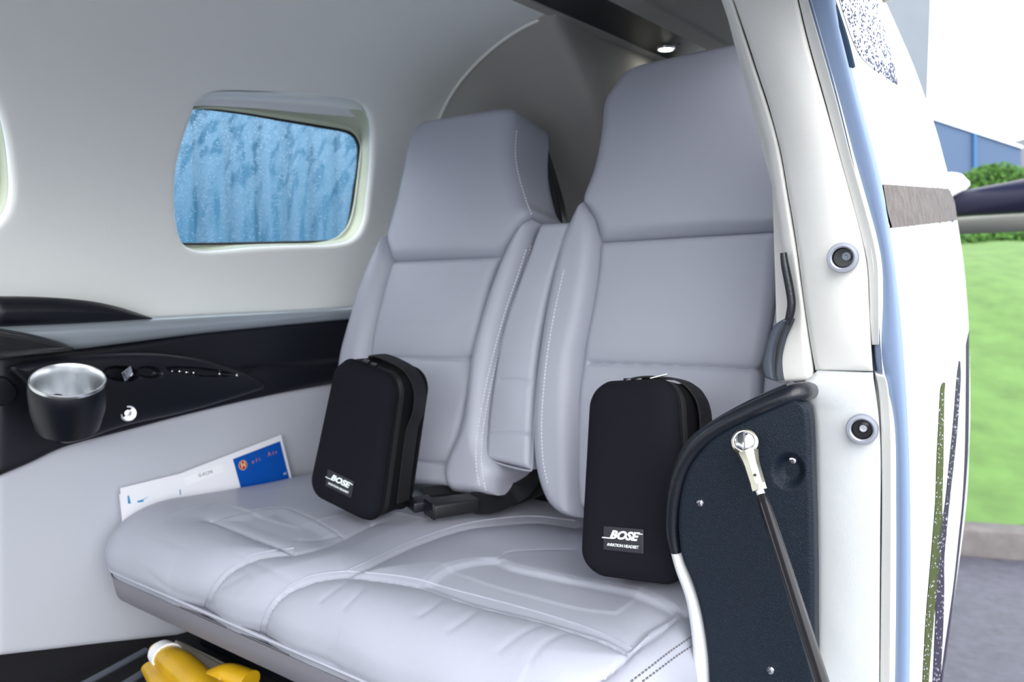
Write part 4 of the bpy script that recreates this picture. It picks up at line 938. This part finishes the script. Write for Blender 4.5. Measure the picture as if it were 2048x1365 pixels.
# ------------------------------------------------------------------ tail stabiliser
tp = thing('tail_stabiliser', 'dark horizontal tail stabiliser with white root fairing behind the fuselage', 'stabiliser', tuple(at(1935, 440, 3.3)))
V, F = tube([at(1885, 372, 3.3), at(1905, 370, 3.3), at(1925, 369, 3.3), at(1936, 368, 3.3)], [.045, .05, .042, .012], 20, 24); mk('root_fairing', V, F, WPAINT, tp)
def wing(pl, pr, name, m): 
    return mk(name, *loft([pl, pr]), m, tp, 40)
def wsec(px, yt, yb, t, n=24, dp=.10):
    c = at(px, (yt+yb)/2, t); hh = (yb-yt)/2/FPX*t; f = (RM @ Vector((0, 0, -1))).normalized(); return [c+Vector((0, 0, 1))*hh*math.sin(k*2*PI/n)+f*dp*math.cos(k*2*PI/n) for k in range(n)]
wing(wsec(1800, 405, 440, 3.55), wsec(2090, 350, 424, 3.0), 'leading_tube', mat('wet dark blue paint', (.012, .012, .03), .3, spec=.25))
wing(wsec(1800, 445, 474, 3.7, dp=.05), wsec(2090, 421, 462, 3.2, dp=.05), 'trailing_plate', mat('pale grey paint', (.16, .165, .15), .6))

V, F = tube([at(1620, 470, 2.5), at(1720, 430, 3.0), at(1785, 408, 3.6), at(1780, 398, 6.5)], [.25, .19, .125, .09], 28, 30); mk('tail_boom', V, F, WPAINT, sk)
# ------------------------------------------------------------------ outside
ZG = -.5
def gpt(px, py, z): return onZ(px, py, z)
V, F = box((0, 20, ZG-.1), (90, 90, .2)); o = mk('asphalt_ground', V, F, ASPH); tag(o, 'grey tarmac beside the grass bank', 'tarmac')
k1 = gpt(1900, 1112, ZG); k2 = gpt(2060, 1124, ZG); kd = (k2-k1).normalized(); kn = Vector((0, 0, 1)).cross(kd)
if kn.y < 0: kn = -kn
c = (k1+k2)/2; Mk = Matrix((kd, kn, Vector((0, 0, 1)))).transposed()
V, F = box(c+kn*.065+kd*3+Vector((0, 0, .07)), (9.5, .14, .16), Mk, .02); o = mk('kerb', V, F, KERB); tag(o, 'grey stone kerb between tarmac and grass', 'kerb')
# grass bank rising away
V = []; nr = 90
for i in range(nr):
    t = i/(nr-1); dd = .14+8.5*t**1.6; zz = ZG+.14+ (1.60*(1-math.cos(min(1, t*1.15)*PI))/2)
    for j in range(60):
        s = (j/59)*13-1.6; p = c+kn*dd+kd*s; V.append((p.x, p.y, zz+.02*math.sin(p.x*5+p.y*3)))
o = mk('grass_bank', V, grid_faces(nr, 60), GRASS); tag(o, 'bright green grass bank rising behind the kerb', 'grass', kind='stuff')
# hedge line
mb = MB(); rd = random.Random(3)
def shrubs(name, cx_, w_, dist, z0, h_, n, m, lab):
    mb = MB()
    for _ in range(n):
        u = rd.uniform(-1, 1); v = rd.uniform(0, 1); q = math.sqrt(max(0, 1-u*u))
        p = cx_ + kd*u*w_ + kn*rd.uniform(-.3, .3) + Vector((0, 0, z0+h_*q*v**.7)); r = rd.uniform(.025, .055)
        a = Vector((rd.gauss(0, 1), rd.gauss(0, 1), rd.gauss(0, 1))).normalized(); b = a.orthogonal().normalized()
        mb.add([p-a*r, p+b*r*.5, p+a*r, p-b*r*.5], [(0, 1, 2, 3)])
    o = mb.build(name, m, None, 0); tag(o, lab, 'shrub'); return o
hp = at(1990, 345, 12.5); shrubs('shrub', Vector((hp.x, hp.y, 0)), .75, 0, hp.z-.8, .92, 6000, HEDGE, 'green shrub in front of the far blue shed')
hp = at(2010, 500, 9.5); shrubs('hedge', Vector((hp.x, hp.y, 0)), 1.2, 0, hp.z-.4, .62, 9000, HEDGE, 'dark green hedge on top of the grass bank')
# far blue shed
def poly(name, P, th, dirv, m, par=None):
    n = len(P); V = [tuple(p) for p in P]+[tuple(p+dirv*th) for p in P]
    return mk(name, V, [tuple(range(n)), tuple(range(n, 2*n))]+[(i, (i+1) % n, n+(i+1) % n, n+i) for i in range(n)], m, par, 20)
fwd = Vector((-.596, .803, 0)); T_ = 32
sh = thing('far_shed', 'far blue metal shed with a sloping pale roof edge beyond the grass', 'shed', tuple(at(1960, 500, T_)))
poly('wall', [at(1780, 208, T_), at(1868, 238, T_), at(2042, 296, T_), at(2042, 520, T_), at(1780, 520, T_)], 12, fwd, BLUEF, sh)
poly('roof_edge', [at(1780, 202, T_-.1), at(1868, 234, T_-.1), at(2046, 292, T_-.1), at(2046, 297, T_-.1), at(1868, 239, T_-.1), at(1780, 208, T_-.1)], 12.3, fwd, ROOFP, sh)
poly('downpipe', [at(1948, 266, T_-.15), at(1954, 268, T_-.15), at(1954, 400, T_-.15), at(1948, 400, T_-.15)], .1, fwd, STRIPEB, sh)
o = poly('distant_house', [at(2036, 284, 45), at(2052, 276, 45), at(2090, 290, 45), at(2090, 520, 45), at(2036, 520, 45)], 6, fwd, mat('dark slate wall', (.12, .13, .15), .8)); tag(o, 'small dark building at the right edge behind the blue shed', 'house')
# pale building corner above the fuselage
o = poly('pale_building', [at(1700, -120, 11), at(1868, -120, 11), at(1862, 0, 11), at(1842, 560, 11), at(1700, 560, 11)], 5, Vector((-.9, .4, 0)), POST); tag(o, 'pale grey clad building corner rising behind the fuselage', 'building')
# blue corrugated hangar seen through the cabin window
V = []; XH = -4.2; ys = np.arange(.5, 9, .02)
for k, y in enumerate(ys):
    ph = (y % .20)/.20; dx = .0 if ph < .5 else (.05 if ph > .6 and ph < .9 else .025)
    for z in (-.5, 5.5): V.append((XH-dx, y, z))
o = mk('blue_hangar', V+[(v[0]-.3, v[1], v[2]) for v in V], grid_faces(len(ys), 2)+[tuple(i+len(V) for i in f) for f in grid_faces(len(ys), 2)], BLUEW, None, 20); tag(o, 'blue corrugated hangar wall seen through the wet cabin window', 'building')
